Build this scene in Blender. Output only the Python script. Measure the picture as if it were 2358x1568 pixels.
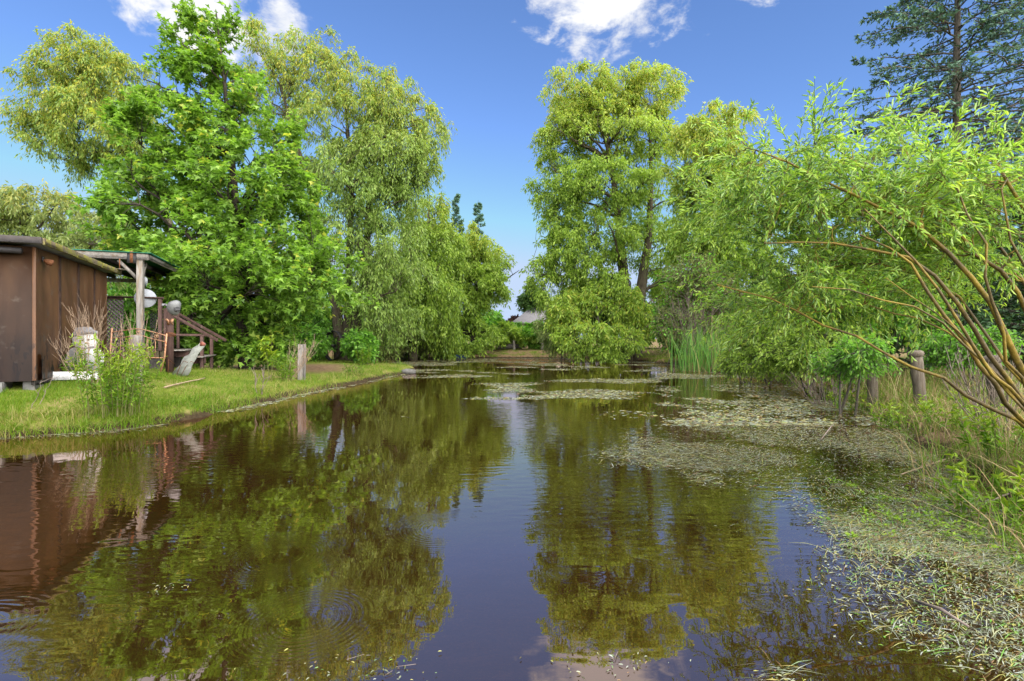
import bpy, math, random
import numpy as np
from mathutils import Vector

sc = bpy.context.scene
for _o in list(bpy.data.objects):
    bpy.data.objects.remove(_o)
COL = sc.collection
R = math.radians
F, CH = 1179.0, 1.5            # focal length in survey pixels, eye height above the water


def at(u, v, Y):               # survey pixel + distance -> a point of the place
    return np.array([(u - 1179) / F * Y, Y, CH + (784 - v) / F * Y])


# ------------------------------------------------------------------ camera
cam_d = bpy.data.cameras.new('camera')
cam_d.lens = 18.0
cam_d.sensor_width = 36.0
cam_d.clip_start = 0.05
cam_d.clip_end = 3000
cam = bpy.data.objects.new('camera', cam_d)
COL.objects.link(cam)
cam.location = (0, 0, CH)
cam.rotation_euler = (R(90), 0, 0)
sc.camera = cam


# ------------------------------------------------------------------ node helper
class NT:
    def __init__(s, tree):
        s.t = tree
        s.n = tree.nodes
        s.l = tree.links

    def add(s, typ, ins=None, **props):
        nd = s.n.new(typ)
        for k, v in props.items():
            setattr(nd, k, v)
        for k, v in (ins or {}).items():
            s.put(nd.inputs[k], v)
        return nd

    def put(s, sock, v):
        if isinstance(v, bpy.types.NodeSocket):
            s.l.new(v, sock)
        elif isinstance(v, bpy.types.Node):
            s.l.new(v.outputs[0], sock)
        else:
            try:
                sock.default_value = v
            except Exception:
                sock.default_value = tuple(v) + (1.0,)

    def m(s, op, a, b=None, c=None, clamp=False):
        nd = s.n.new('ShaderNodeMath')
        nd.operation = op
        nd.use_clamp = clamp
        s.put(nd.inputs[0], a)
        if b is not None:
            s.put(nd.inputs[1], b)
        if c is not None:
            s.put(nd.inputs[2], c)
        return nd.outputs[0]

    def noise(s, vec, scale, detail=4, rough=0.55, dist=0.0):
        nd = s.add('ShaderNodeTexNoise', {'Scale': scale, 'Detail': detail, 'Roughness': rough, 'Distortion': dist})
        if vec is not None:
            s.put(nd.inputs['Vector'], vec)
        return nd.outputs['Fac']

    def ramp(s, fac, stops):
        nd = s.n.new('ShaderNodeValToRGB')
        e = nd.color_ramp.elements
        while len(e) < len(stops):
            e.new(0.5)
        for i, (p, c) in enumerate(stops):
            e[i].position = p
            e[i].color = (c, c, c, 1) if isinstance(c, (int, float)) else tuple(c) + (1,)
        s.put(nd.inputs[0], fac)
        return nd.outputs[0]

    def mix(s, fac, a, b, mode='MIX'):
        nd = s.n.new('ShaderNodeMix')
        nd.data_type = 'RGBA'
        nd.blend_type = mode
        s.put(nd.inputs[0], fac)
        s.put(nd.inputs[6], a)
        s.put(nd.inputs[7], b)
        return nd.outputs[2]

    def smooth(s, x, a, b):
        nd = s.add('ShaderNodeMapRange', {'Value': x, 'From Min': a, 'From Max': b}, interpolation_type='SMOOTHSTEP')
        return nd.outputs[0]

    def mapping(s, vec, scale=(1, 1, 1), loc=(0, 0, 0), rot=(0, 0, 0)):
        nd = s.add('ShaderNodeMapping', {'Vector': vec, 'Scale': scale, 'Location': loc, 'Rotation': rot})
        return nd.outputs[0]


# ------------------------------------------------------------------ sky, sun, exposure
SUN_EL, SUN_AZ = R(40), R(148)         # azimuth clockwise from +Y: the sun stands behind the camera, to the right
world = bpy.data.worlds.new('World')
sc.world = world
world.cycles.sampling_method = 'MANUAL'
world.cycles.sample_map_resolution = 512
world.use_nodes = True
w = NT(world.node_tree)
w.n.clear()
sky = w.add('ShaderNodeTexSky', sky_type='NISHITA', sun_disc=False, sun_elevation=SUN_EL, sun_rotation=SUN_AZ,
            altitude=0.0, air_density=1.0, dust_density=0.0, ozone_density=3.0)
skyc = w.add('ShaderNodeHueSaturation', {'Hue': 0.5, 'Saturation': 1.0, 'Value': 1.0, 'Color': sky.outputs[0]})
skyt = w.mix(1.0, skyc.outputs[0], (0.66, 0.76, 0.96), 'MULTIPLY')
skyt = w.mix(1.0, skyt, (2.35, 2.95, 4.0), 'DARKEN')
tc = w.add('ShaderNodeTexCoord')
sx = w.add('ShaderNodeSeparateXYZ', {0: tc.outputs['Generated']})
az = w.m('ARCTAN2', sx.outputs[0], sx.outputs[1])
el = w.m('ARCSINE', sx.outputs[2])
cl = [(9.6, 32.2, 10.5, 4.4), (25.2, 32.0, 5.2, 2.4), (-31.0, 29.6, 9.5, 6.5), (-37.0, 14.8, 2.4, 1.6),
      (33.8, 15.6, 2.6, 1.4), (31.8, 13.2, 1.8, 1.2), (-46.5, 18.6, 3.0, 1.4), (78, 32, 12, 5), (112, 44, 14, 6), (150, 30, 12, 5), (-165, 48, 15, 7),
      (-128, 33, 12, 5), (-86, 40, 13, 6), (2, 66, 20, 6), (-60, 33, 10, 4)]
ae = w.add('ShaderNodeCombineXYZ', {0: az, 1: el, 2: 0.0})
M = None
for a0, e0, ra, re in cl:
    v = w.add('ShaderNodeVectorMath', {0: ae.outputs[0], 1: (1 / R(ra), 1 / R(re), 0), 2: (-a0 / ra, -e0 / re, 0)}, operation='MULTIPLY_ADD')
    d = w.add('ShaderNodeVectorMath', {0: v.outputs[0]}, operation='LENGTH').outputs['Value']
    M = d if M is None else w.m('MINIMUM', M, d)
M = w.m('SUBTRACT', 1.0, M)
nv = w.mapping(tc.outputs['Generated'], scale=(1, 1, 1.6))
cn = w.noise(nv, 12.0, 6, 0.62, 0.25)
dens = w.m('ADD', M, w.m('MULTIPLY', w.m('SUBTRACT', cn, 0.53), 3.2))
cov = w.smooth(dens, 0.08, 0.80)
cshade = w.ramp(w.noise(nv, 16.0, 2, 0.5), [(0.3, (0.80, 0.83, 0.90)), (0.62, (1.0, 1.0, 1.0))])
bg1 = w.add('ShaderNodeBackground', {'Color': skyt, 'Strength': 0.0725})
bg2 = w.add('ShaderNodeBackground', {'Color': cshade, 'Strength': 0.32})
mx = w.add('ShaderNodeMixShader', {0: cov, 1: bg1.outputs[0], 2: bg2.outputs[0]})
w.add('ShaderNodeOutputWorld', {0: mx.outputs[0]})

sun_d = bpy.data.lights.new('sun', 'SUN')
sun_d.energy = 5.0
sun_d.angle = R(120)
sun_d.color = (1.0, 0.95, 0.86)
sun = bpy.data.objects.new('sun', sun_d)
COL.objects.link(sun)
sdir = Vector((math.sin(SUN_AZ) * math.cos(SUN_EL), math.cos(SUN_AZ) * math.cos(SUN_EL), math.sin(SUN_EL)))
sun.rotation_euler = sdir.to_track_quat('Z', 'Y').to_euler()
sun.location = (0, -5, 30)

sc.view_settings.view_transform = 'Standard'
sc.view_settings.look = 'None'
sc.view_settings.gamma = 1.0
sc.view_settings.exposure = 1.75
sc.view_settings.use_curve_mapping = False
sc.render.engine = 'CYCLES'
cy = sc.cycles
cy.max_bounces = 8
cy.diffuse_bounces = 5
cy.glossy_bounces = 3
cy.transmission_bounces = 4
cy.transparent_max_bounces = 10
cy.caustics_reflective = False
cy.caustics_refractive = False
cy.sample_clamp_indirect = 4.0
cy.use_denoising = True
cy.use_adaptive_sampling = True
cy.adaptive_threshold = 0.015


# ------------------------------------------------------------------ numpy noise
def _hash(ix, iy, seed):
    h = (ix.astype(np.int64) * 374761393 + iy.astype(np.int64) * 668265263 + seed * 974711) & 0x7fffffff
    h = ((h ^ (h >> 13)) * 1274126177) & 0x7fffffff
    return ((h ^ (h >> 16)) & 0xffff) / 65535.0


def vnoise(x, y, seed=0):
    x = np.asarray(x, float)
    y = np.asarray(y, float)
    ix, iy = np.floor(x), np.floor(y)
    fx, fy = x - ix, y - iy
    fx, fy = fx * fx * (3 - 2 * fx), fy * fy * (3 - 2 * fy)
    a, b = _hash(ix, iy, seed), _hash(ix + 1, iy, seed)
    c, d = _hash(ix, iy + 1, seed), _hash(ix + 1, iy + 1, seed)
    return (a * (1 - fx) + b * fx) * (1 - fy) + (c * (1 - fx) + d * fx) * fy


def fbm(x, y, seed=0, o=4):
    s, a, t = 0, 1.0, 0
    for i in range(o):
        s = s + a * vnoise(x * 2 ** i, y * 2 ** i, seed + i * 17)
        t += a
        a *= 0.5
    return s / t


def sstep(x, a, b):
    t = np.clip((x - a) / (b - a), 0, 1)
    return t * t * (3 - 2 * t)


def unit(v):
    return v / np.maximum(np.linalg.norm(v, axis=-1, keepdims=True), 1e-9)


# ------------------------------------------------------------------ mesh helpers
ROOT = {}


def mesh_np(V, faces, mat, name, smooth=False, attrs=None):
    V = np.asarray(V, float).reshape(-1, 3)
    if not isinstance(faces, list):
        faces = [faces]
    faces = [np.asarray(f, np.int64) for f in faces if len(f)]
    me = bpy.data.meshes.new(name)
    nl = sum(f.size for f in faces)
    npoly = sum(len(f) for f in faces)
    me.vertices.add(len(V))
    me.vertices.foreach_set('co', V.ravel())
    me.loops.add(nl)
    me.polygons.add(npoly)
    me.loops.foreach_set('vertex_index', np.concatenate([f.ravel() for f in faces]))
    tot = np.concatenate([np.full(len(f), f.shape[1]) for f in faces])
    me.polygons.foreach_set('loop_start', np.concatenate([[0], np.cumsum(tot)[:-1]]))
    if smooth:
        me.polygons.foreach_set('use_smooth', np.ones(npoly, bool))
    me.update(calc_edges=True)
    for k, a in (attrs or {}).items():
        at_ = me.attributes.new(k, 'FLOAT', 'FACE')
        at_.data.foreach_set('value', np.asarray(a, np.float32))
    for m in (mat if isinstance(mat, (list, tuple)) else [mat]):
        me.materials.append(m)
    return me


def link(me, name, parent=None, loc=None):
    o = bpy.data.objects.new(name, me)
    COL.objects.link(o)
    if parent is not None:
        o.parent = parent
    elif loc is not None:
        o.location = loc
    return o


def tag(o, label=None, cat=None, group=None, kind=None):
    if label:
        o['label'] = label
    if cat:
        o['category'] = cat
    if group:
        o['group'] = group
    if kind:
        o['kind'] = kind
    return o


def thing(name, label, cat, loc, group=None):
    o = bpy.data.objects.new(name, None)
    COL.objects.link(o)
    o.location = tuple(loc)
    o.empty_display_size = 0.2
    ROOT[o] = np.array(loc, float)
    return tag(o, label, cat, group)


def part(name, V, faces, mat, parent, smooth=False, attrs=None, label=None):
    root = parent
    while root.parent is not None:
        root = root.parent
    V = np.asarray(V, float).reshape(-1, 3) - ROOT[root]
    o = link(mesh_np(V, faces, mat, name, smooth, attrs), name, parent)
    if label:
        o['label'] = label
    return o


def single(name, V, faces, mat, label, cat, loc, group=None, smooth=False, attrs=None):
    V = np.asarray(V, float).reshape(-1, 3) - np.array(loc, float)
    o = link(mesh_np(V, faces, mat, name, smooth, attrs), name, loc=tuple(loc))
    ROOT[o] = np.array(loc, float)
    return tag(o, label, cat, group)


class MB:                        # collects shapes into one mesh
    def __init__(s):
        s.V, s.F, s.n = [], {}, 0

    def raw(s, V, faces):
        V = np.asarray(V, float).reshape(-1, 3)
        for f in (faces if isinstance(faces, list) else [faces]):
            f = np.asarray(f, np.int64)
            if f.ndim == 1:
                f = f[None]
            s.F.setdefault(f.shape[1], []).append(f + s.n)
        s.V.append(V)
        s.n += len(V)
        return s

    def box(s, c, ex, ey, ez, bev=0.0):    # centre + three half-extent vectors
        c, ex, ey, ez = (np.array(q, float) for q in (c, ex, ey, ez))
        if bev <= 0:
            V = [c + i * ex + j * ey + k * ez for i in (-1, 1) for j in (-1, 1) for k in (-1, 1)]
            return s.raw(V, [[0, 1, 3, 2], [4, 6, 7, 5], [0, 4, 5, 1], [2, 3, 7, 6], [0, 2, 6, 4], [1, 5, 7, 3]])
        L = [np.linalg.norm(q) for q in (ex, ey, ez)]
        A = [q / max(l, 1e-9) for q, l in zip((ex, ey, ez), L)]
        b = min(bev, min(L) * 0.45)
        V, idx = [], {}
        for i in (-1, 1):
            for j in (-1, 1):
                for k in (-1, 1):
                    for ax in range(3):
                        q = [L[0] - b, L[1] - b, L[2] - b]
                        q[ax] = L[ax]
                        idx[(i, j, k, ax)] = len(V)
                        V.append(c + i * q[0] * A[0] + j * q[1] * A[1] + k * q[2] * A[2])
        quads, tris = [], []
        for ax in range(3):
            o1, o2 = [q for q in range(3) if q != ax]
            for sg in (-1, 1):
                f = []
                for p, q in ((-1, -1), (1, -1), (1, 1), (-1, 1)):
                    key = [0, 0, 0]
                    key[ax], key[o1], key[o2] = sg, p, q
                    f.append(idx[tuple(key) + (ax,)])
                quads.append(f)
        for ax in range(3):
            o1, o2 = [q for q in range(3) if q != ax]
            for p in (-1, 1):
                for q in (-1, 1):
                    f = []
                    for sg, fa in ((-1, o1), (1, o1), (1, o2), (-1, o2)):
                        key = [0, 0, 0]
                        key[ax], key[o1], key[o2] = sg, p, q
                        f.append(idx[tuple(key) + (fa,)])
                    quads.append(f)
        for i in (-1, 1):
            for j in (-1, 1):
                for k in (-1, 1):
                    tris.append([idx[(i, j, k, q)] for q in range(3)])
        return s.raw(V, [np.array(quads), np.array(tris)]) if False else s._raw2(V, quads, tris)

    def _raw2(s, V, quads, tris):
        V = np.asarray(V, float)
        s.F.setdefault(4, []).append(np.array(quads) + s.n)
        s.F.setdefault(3, []).append(np.array(tris) + s.n)
        s.V.append(V)
        s.n += len(V)
        return s

    def beam(s, p0, p1, wd, hg, up=(0, 0, 1), bev=0.0):
        p0, p1, up = (np.array(q, float) for q in (p0, p1, up))
        d = p1 - p0
        L = np.linalg.norm(d)
        d = d / L
        side = np.cross(d, up)
        if np.linalg.norm(side) < 1e-6:
            side = np.cross(d, (1, 0, 0))
        side /= np.linalg.norm(side)
        u2 = np.cross(side, d)
        return s.box((p0 + p1) / 2, d * L / 2, side * wd / 2, u2 * hg / 2, bev)

    def tube(s, pts, rad, sides=8, cap=True):
        V, Fc = tubes(np.asarray(pts, float)[None], np.broadcast_to(np.asarray(rad, float), (len(pts),))[None], sides)
        s.raw(V, Fc)
        if cap:
            n = len(pts)
            base = s.n - n * sides
            s.F.setdefault(sides, []).append(np.array([[base + i for i in range(sides)][::-1]]))
            s.F.setdefault(sides, []).append(np.array([[base + (n - 1) * sides + i for i in range(sides)]]))
        return s

    def lathe(s, c, prof, sides=12, axis=(0, 0, 1), squash=None):    # prof: (radius, height) list
        axis = unit(np.array(axis, float))
        x = np.cross(axis, (0.0, 1.0, 0.01))
        if np.linalg.norm(x) < 1e-3:
            x = np.cross(axis, (1.0, 0, 0))
        x = unit(x)
        y = np.cross(axis, x)
        V = []
        for r, h in prof:
            for i in range(sides):
                a = 2 * math.pi * i / sides
                V.append(np.array(c) + axis * h + r * (math.cos(a) * x + math.sin(a) * y))
        Q = [[k * sides + i, k * sides + (i + 1) % sides, (k + 1) * sides + (i + 1) % sides, (k + 1) * sides + i]
             for k in range(len(prof) - 1) for i in range(sides)]
        s.raw(V, np.array(Q))
        b = s.n - len(V)
        s.F.setdefault(sides, []).append(np.array([[b + i for i in range(sides)][::-1]]))
        s.F.setdefault(sides, []).append(np.array([[b + (len(prof) - 1) * sides + i for i in range(sides)]]))
        return s

    def extrude(s, outline, origin, ax, ay, thick):      # flat outline (n,2) in plane ax,ay pushed along the normal
        origin, ax, ay = (np.array(q, float) for q in (origin, ax, ay))
        nrm = unit(np.cross(ax, ay))
        o = np.array(outline, float)
        n = len(o)
        base = origin + o[:, :1] * ax + o[:, 1:] * ay
        s.raw(np.concatenate([base + nrm * thick / 2, base - nrm * thick / 2]),
              np.array([[i, i + n, (i + 1) % n + n, (i + 1) % n] for i in range(n)]))
        b = s.n - 2 * n
        s.F.setdefault(n, []).append(np.array([[b + i for i in range(n)]]))
        s.F.setdefault(n, []).append(np.array([[b + n + i for i in range(n)][::-1]]))
        return s

    def faces(s):
        return [np.concatenate(f) for f in s.F.values()]

    def verts(s):
        return np.concatenate(s.V)

    def part(s, name, mat, parent, smooth=False, label=None):
        return part(name, s.verts(), s.faces(), mat, parent, smooth, label=label)

    def single(s, name, mat, label, cat, loc, group=None, smooth=False):
        return single(name, s.verts(), s.faces(), mat, label, cat, loc, group, smooth)


def tubes(P, rad, sides):
    """P (B,n,3) paths, rad (B,n) -> vertices and quads"""
    B, n = P.shape[:2]
    T = unit(np.gradient(P, axis=1))
    ref = np.broadcast_to(np.array([0.37, 0.89, 0.23]), T.shape)
    near = np.abs((T * ref).sum(-1, keepdims=True)) > 0.93
    ref = np.where(near, np.array([0.9, -0.2, 0.38]), ref)
    X = unit(np.cross(T, ref))
    Yv = np.cross(T, X)
    a = np.arange(sides) * 2 * math.pi / sides
    V = P[:, :, None] + rad[:, :, None, None] * (np.cos(a)[None, None, :, None] * X[:, :, None] + np.sin(a)[None, None, :, None] * Yv[:, :, None])
    b = (np.arange(B) * n * sides)[:, None, None]
    k = (np.arange(n - 1) * sides)[None, :, None]
    i = np.arange(sides)[None, None, :]
    j = (i + 1) % sides
    Q = np.stack([b + k + i, b + k + j, b + k + sides + j, b + k + sides + i], -1).reshape(-1, 4)
    return V.reshape(-1, 3), Q


# ------------------------------------------------------------------ materials
def mat(name):
    m = bpy.data.materials.new(name)
    m.use_nodes = True
    t = NT(m.node_tree)
    t.n.clear()
    return m, t


def finish(t, surf):
    t.add('ShaderNodeOutputMaterial', {0: surf})


def surface(name, c1, c2, scale=8.0, rough=0.8, bump=0.3, stretch=(1, 1, 1), c3=None, spec=0.3, metal=0.0, bdist=0.01, spot=0.62):
    c1, c2, c3 = (None if c is None else tuple(q * 0.76 for q in c) for c in (c1, c2, c3))
    m, t = mat(name)
    tc = t.add('ShaderNodeTexCoord')
    v = t.mapping(tc.outputs['Object'], scale=stretch)
    n1 = t.noise(v, scale, 6, 0.62)
    col = t.ramp(n1, [(0.3, c1), (0.7, c2)])
    if c3 is not None:
        n2 = t.noise(v, scale * 0.37 + 0.6, 5, 0.6, 0.4)
        col = t.mix(t.smooth(n2, spot - 0.08, spot + 0.06), col, c3)
    n3 = t.noise(v, scale * 4, 4, 0.6)
    bp = t.add('ShaderNodeBump', {'Strength': bump, 'Distance': bdist, 'Height': t.m('ADD', n1, t.m('MULTIPLY', n3, 0.5))})
    b = t.add('ShaderNodeBsdfPrincipled', {'Base Color': col, 'Roughness': rough, 'Normal': bp.outputs[0], 'Metallic': metal, 'Specular IOR Level': spec})
    finish(t, b.outputs[0])
    return m


def leafmat(name, cols, young=None, trans=0.48, rough=0.5, clump=0.25, gloss=0.35, tcol=1.35, lift=0.3):
    """cols: ramp over the leaf's own random number; young: colour of fresh leaves / catkins"""
    m, t = mat(name)
    a = t.add('ShaderNodeAttribute', attribute_name='rnd').outputs['Fac']
    g = t.add('ShaderNodeNewGeometry')
    n = t.noise(g.outputs['Position'], 0.55, 2, 0.5)
    f = t.m('ADD', t.m('MULTIPLY', a, 1.0 - clump), t.m('MULTIPLY', n, clump))
    k = len(cols)
    mc = np.mean(cols, 0)
    cols = [tuple(float(q) for q in np.array(c) * (1 - lift) + mc * lift) for c in cols]
    col = t.ramp(f, [(0.12 + 0.76 * i / (k - 1), c) for i, c in enumerate(cols)])
    if young is not None:
        y = t.add('ShaderNodeAttribute', attribute_name='young').outputs['Fac']
        col = t.mix(y, col, young)
    b = t.add('ShaderNodeBsdfPrincipled', {'Base Color': col, 'Roughness': rough, 'Specular IOR Level': gloss})
    tr_c = t.mix(1.0, col, (tcol, tcol * 1.05, tcol * 0.62), 'MULTIPLY')
    tr = t.add('ShaderNodeBsdfTranslucent', {'Color': tr_c})
    ms = t.add('ShaderNodeMixShader', {0: trans, 1: b.outputs[0], 2: tr.outputs[0]})
    finish(t, ms.outputs[0])
    return m


BARK_WILLOW = surface('willow_bark', (0.045, 0.035, 0.022), (0.13, 0.105, 0.07), 6, 0.9, 0.9, (1.6, 1.6, 0.35), (0.10, 0.11, 0.05), bdist=0.05)
BARK_DARK = surface('dark_bark', (0.02, 0.016, 0.012), (0.07, 0.055, 0.042), 7, 0.9, 0.8, (1.5, 1.5, 0.4), bdist=0.04)
BARK_GOLD = surface('golden_willow_bark', (0.149, 0.089, 0.014), (0.319, 0.234, 0.030), 7, 0.6, 0.9, (1, 1, 1), (0.090, 0.062, 0.020), bdist=0.012, spot=0.52)
BARK_GREY = surface('grey_bark', (0.09, 0.075, 0.06), (0.2, 0.17, 0.14), 9, 0.9, 0.6, (1.5, 1.5, 0.5))
DRY = surface('dry_stem', (0.30, 0.20, 0.13), (0.50, 0.37, 0.27), 15, 0.9, 0.2)
DEADWOOD = surface('dead_twig', (0.16, 0.12, 0.10), (0.30, 0.24, 0.20), 12, 0.9, 0.2)

L_WILLOW = leafmat('willow_leaf', [(0.065, 0.108, 0.028), (0.151, 0.250, 0.047), (0.248, 0.365, 0.068), (0.334, 0.427, 0.109)], (0.391, 0.355, 0.040))
L_WILLOW2 = leafmat('willow_leaf_bright', [(0.074, 0.132, 0.025), (0.181, 0.302, 0.038), (0.287, 0.414, 0.052), (0.394, 0.506, 0.083)], (0.415, 0.391, 0.061))
L_WILLOW3 = leafmat('willow_leaf_silver', [(0.067, 0.103, 0.030), (0.152, 0.216, 0.053), (0.238, 0.301, 0.091), (0.341, 0.380, 0.141)], (0.396, 0.330, 0.058))
L_MAPLE = leafmat('maple_leaf', [(0.063, 0.137, 0.017), (0.125, 0.248, 0.028), (0.188, 0.335, 0.037), (0.288, 0.446, 0.064)], (0.501, 0.465, 0.068), trans=0.48, gloss=0.45, clump=0.15)
L_SHRUB = leafmat('shrub_leaf', [(0.041, 0.113, 0.015), (0.093, 0.237, 0.025), (0.155, 0.340, 0.037), (0.248, 0.454, 0.062)], (0.495, 0.535, 0.062))
L_DARK = leafmat('dark_leaf', [(0.015, 0.039, 0.009), (0.036, 0.087, 0.015), (0.060, 0.128, 0.022), (0.090, 0.165, 0.033)], (0.180, 0.225, 0.045))
L_DULL = leafmat('dull_leaf', [(0.053, 0.062, 0.025), (0.109, 0.136, 0.039), (0.175, 0.210, 0.056), (0.245, 0.263, 0.088)], (0.175, 0.438, 0.035))
L_NEAR = leafmat('near_willow_leaf', [(0.079, 0.168, 0.047), (0.212, 0.379, 0.053), (0.360, 0.514, 0.059), (0.423, 0.559, 0.237)], (0.42, 0.50, 0.06), trans=0.5, rough=0.42, clump=0.1, gloss=0.5, lift=.1)
L_SPRUCE = leafmat('blue_spruce_needle', [(0.025, 0.058, 0.037), (0.056, 0.116, 0.076), (0.105, 0.203, 0.136), (0.169, 0.297, 0.200)], (0.141, 0.247, 0.048), trans=0.12, rough=0.6)
L_FIR = leafmat('dark_spruce_needle', [(0.010, 0.026, 0.012), (0.022, 0.058, 0.022), (0.042, 0.102, 0.034), (0.072, 0.156, 0.042)], (0.096, 0.192, 0.036), trans=0.12, rough=0.6)
L_YELLOW = leafmat('yellow_leaf', [(0.167, 0.152, 0.008), (0.274, 0.251, 0.011), (0.365, 0.319, 0.015)], None)
L_PURPLE = leafmat('purple_leaf', [(0.016, 0.006, 0.008), (0.037, 0.013, 0.016), (0.053, 0.027, 0.021)], None)
L_PLANT = leafmat('leafy_stem_leaf', [(0.046, 0.114, 0.006), (0.091, 0.198, 0.008), (0.144, 0.266, 0.011), (0.213, 0.319, 0.023)], (0.258, 0.319, 0.023), trans=0.35, clump=0.1)
L_GRASS = leafmat('grass_blade', [(0.042, 0.096, 0.005), (0.087, 0.172, 0.007), (0.129, 0.205, 0.010), (0.179, 0.221, 0.021)], (0.274, 0.239, 0.082), trans=0.35, clump=0.55, gloss=0.25, lift=.1)
L_REED = leafmat('cattail_leaf', [(0.048, 0.156, 0.026), (0.084, 0.240, 0.041), (0.136, 0.302, 0.053), (0.209, 0.355, 0.062)], (0.418, 0.293, 0.125), trans=0.3, clump=0.1)
L_STRAW = leafmat('straw', [(0.122, 0.076, 0.030), (0.228, 0.152, 0.068), (0.319, 0.236, 0.114), (0.380, 0.304, 0.182)], (0.106, 0.182, 0.015), trans=0.15, clump=0.3, gloss=0.2)
L_FLOAT = leafmat('floating_leaf', [(0.042, 0.029, 0.017), (0.084, 0.094, 0.042), (0.169, 0.188, 0.116), (0.278, 0.300, 0.256), (0.303, 0.293, 0.071), (0.169, 0.084, 0.046)], (0.100, 0.244, 0.023), trans=0.1, rough=0.55, clump=0.2, gloss=0.4, lift=0.)
L_SUNK = leafmat('sunken_weed', [(0.272, 0.289, 0.014), (0.459, 0.493, 0.020), (0.680, 0.680, 0.034)], None, trans=0.2, gloss=0.0)

WOOD_GREY = surface('weathered_wood', (0.128, 0.115, 0.102), (0.306, 0.281, 0.255), 7, 0.9, 0.5, (3, 3, 0.35), (0.187, 0.145, 0.102), bdist=0.006)
WOOD_PALE = surface('pale_weathered_beam', (0.204, 0.183, 0.162), (0.391, 0.357, 0.315), 7, 0.9, 0.5, (2, 2, 2), (0.212, 0.153, 0.102), bdist=0.006)
WOOD_BROWN = surface('brown_stained_wood', (0.045, 0.022, 0.018), (0.105, 0.056, 0.045), 9, 0.8, 0.4, (2, 2, 0.5), (0.16, 0.11, 0.09), bdist=0.005, spot=0.66)
WOOD_DARK = surface('dark_rafter_wood', (0.025, 0.022, 0.02), (0.075, 0.066, 0.058), 6, 0.9, 0.4, (1, 1, 1))
LATTICE = surface('lattice_wood', (0.085, 0.072, 0.07), (0.20, 0.175, 0.17), 9, 0.9, 0.3, (1, 1, 1), (0.06, 0.05, 0.045))
DECKW = surface('mossy_deck_wood', (0.05, 0.040, 0.022), (0.12, 0.095, 0.05), 6, 0.9, 0.4, (1, 1, 1), (0.09, 0.10, 0.03))
SHED_M = surface('brown_shed_sheet', (0.062, 0.032, 0.014), (0.132, 0.072, 0.034), 1.3, 0.62, 0.12, (1.056, 0.936, 0.272), (0.158, 0.090, 0.034), spec=0.4, bdist=0.004)
def shed_sheet(name, f):
    m_, t = mat(name)
    tcs = t.add('ShaderNodeTexCoord')
    ob = tcs.outputs['Object']
    st1 = t.noise(t.mapping(ob, scale=(1.6, 1.6, 0.3)), 2.0, 5, 0.55)
    bl1 = t.noise(t.mapping(ob, scale=(1, 1, 0.6)), 1.4, 5, 0.6)
    bl2 = t.noise(t.mapping(ob, scale=(3.2, 3.2, 1.1)), 2.6, 4, 0.6, 0.6)
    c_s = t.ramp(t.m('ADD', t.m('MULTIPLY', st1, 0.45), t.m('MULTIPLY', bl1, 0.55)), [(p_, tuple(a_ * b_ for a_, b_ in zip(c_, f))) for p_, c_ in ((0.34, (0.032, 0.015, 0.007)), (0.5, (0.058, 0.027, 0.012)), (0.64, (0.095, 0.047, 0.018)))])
    zs_ = t.add('ShaderNodeSeparateXYZ', {0: ob}).outputs[2]
    drip = t.m('MULTIPLY', t.smooth(bl2, 0.52, 0.57), t.smooth(zs_, 1.25, 0.55))
    c_s = t.mix(drip, c_s, (0.018, 0.009, 0.006))
    pale = t.m('MULTIPLY', t.smooth(t.noise(ob, 3.5, 4, 0.6), 0.60, 0.72), 0.5)
    c_s = t.mix(pale, c_s, (0.095, 0.073, 0.056))
    bps = t.add('ShaderNodeBump', {'Strength': 0.25, 'Distance': 0.01, 'Height': t.m('ADD', bl1, t.m('MULTIPLY', st1, 0.5))})
    bs = t.add('ShaderNodeBsdfPrincipled', {'Base Color': c_s, 'Roughness': t.ramp(st1, [(0.3, 0.45), (0.7, 0.75)]), 'Specular IOR Level': 0.35, 'Normal': bps.outputs[0]})
    finish(t, bs.outputs[0])
    return m_


SHED_M = shed_sheet('brown_shed_sheet', (1.55, 1.45, 1.3))  # warm brown sheets, base colour also lightened to offset the long wall's shade
SHED_F = shed_sheet('weathered_darkened_shed_sheet', (.66, .66, .72))  # greyer weathered sheets, base colour also darkened to offset stronger light on the front
SHED_SEAM = surface('shed_seam', (0.02, 0.011, 0.008), (0.07, 0.036, 0.024), 9, 0.8, 0.3)
ROOF_MOSS = surface('mossy_fascia', (0.11, 0.085, 0.055), (0.24, 0.19, 0.11), 14, 0.95, 0.8, (1, 1, 1), (0.26, 0.24, 0.05), bdist=0.01, spot=0.5)
ROOF_GREY = surface('grey_roofing', (0.175, 0.175, 0.189), (0.315, 0.315, 0.336), 5, 0.7, 0.4, (1, 1, 1), (0.140, 0.126, 0.098))
DRIP = surface('brown_drip_edge', (0.036, 0.028, 0.026), (0.077, 0.064, 0.059), 7, 0.6, 0.2)
STONE = surface('grey_stone', (0.080, 0.075, 0.070), (0.170, 0.165, 0.155), 9, 0.9, 0.6)
CONCRETE = surface('concrete_block', (0.131, 0.127, 0.122), (0.211, 0.206, 0.196), 12, 0.9, 0.4)
POST_R = surface('old_post_wood', (0.078, 0.060, 0.044), (0.198, 0.165, 0.128), 8, 0.95, 0.8, (3, 3, 0.4), (0.108, 0.080, 0.046), bdist=0.012)
WHITE_P = surface('flaking_white_paint', (0.468, 0.468, 0.459), (0.680, 0.680, 0.671), 10, 0.75, 0.3, (1, 1, 1), (0.357, 0.340, 0.323), spot=0.66)
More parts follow.
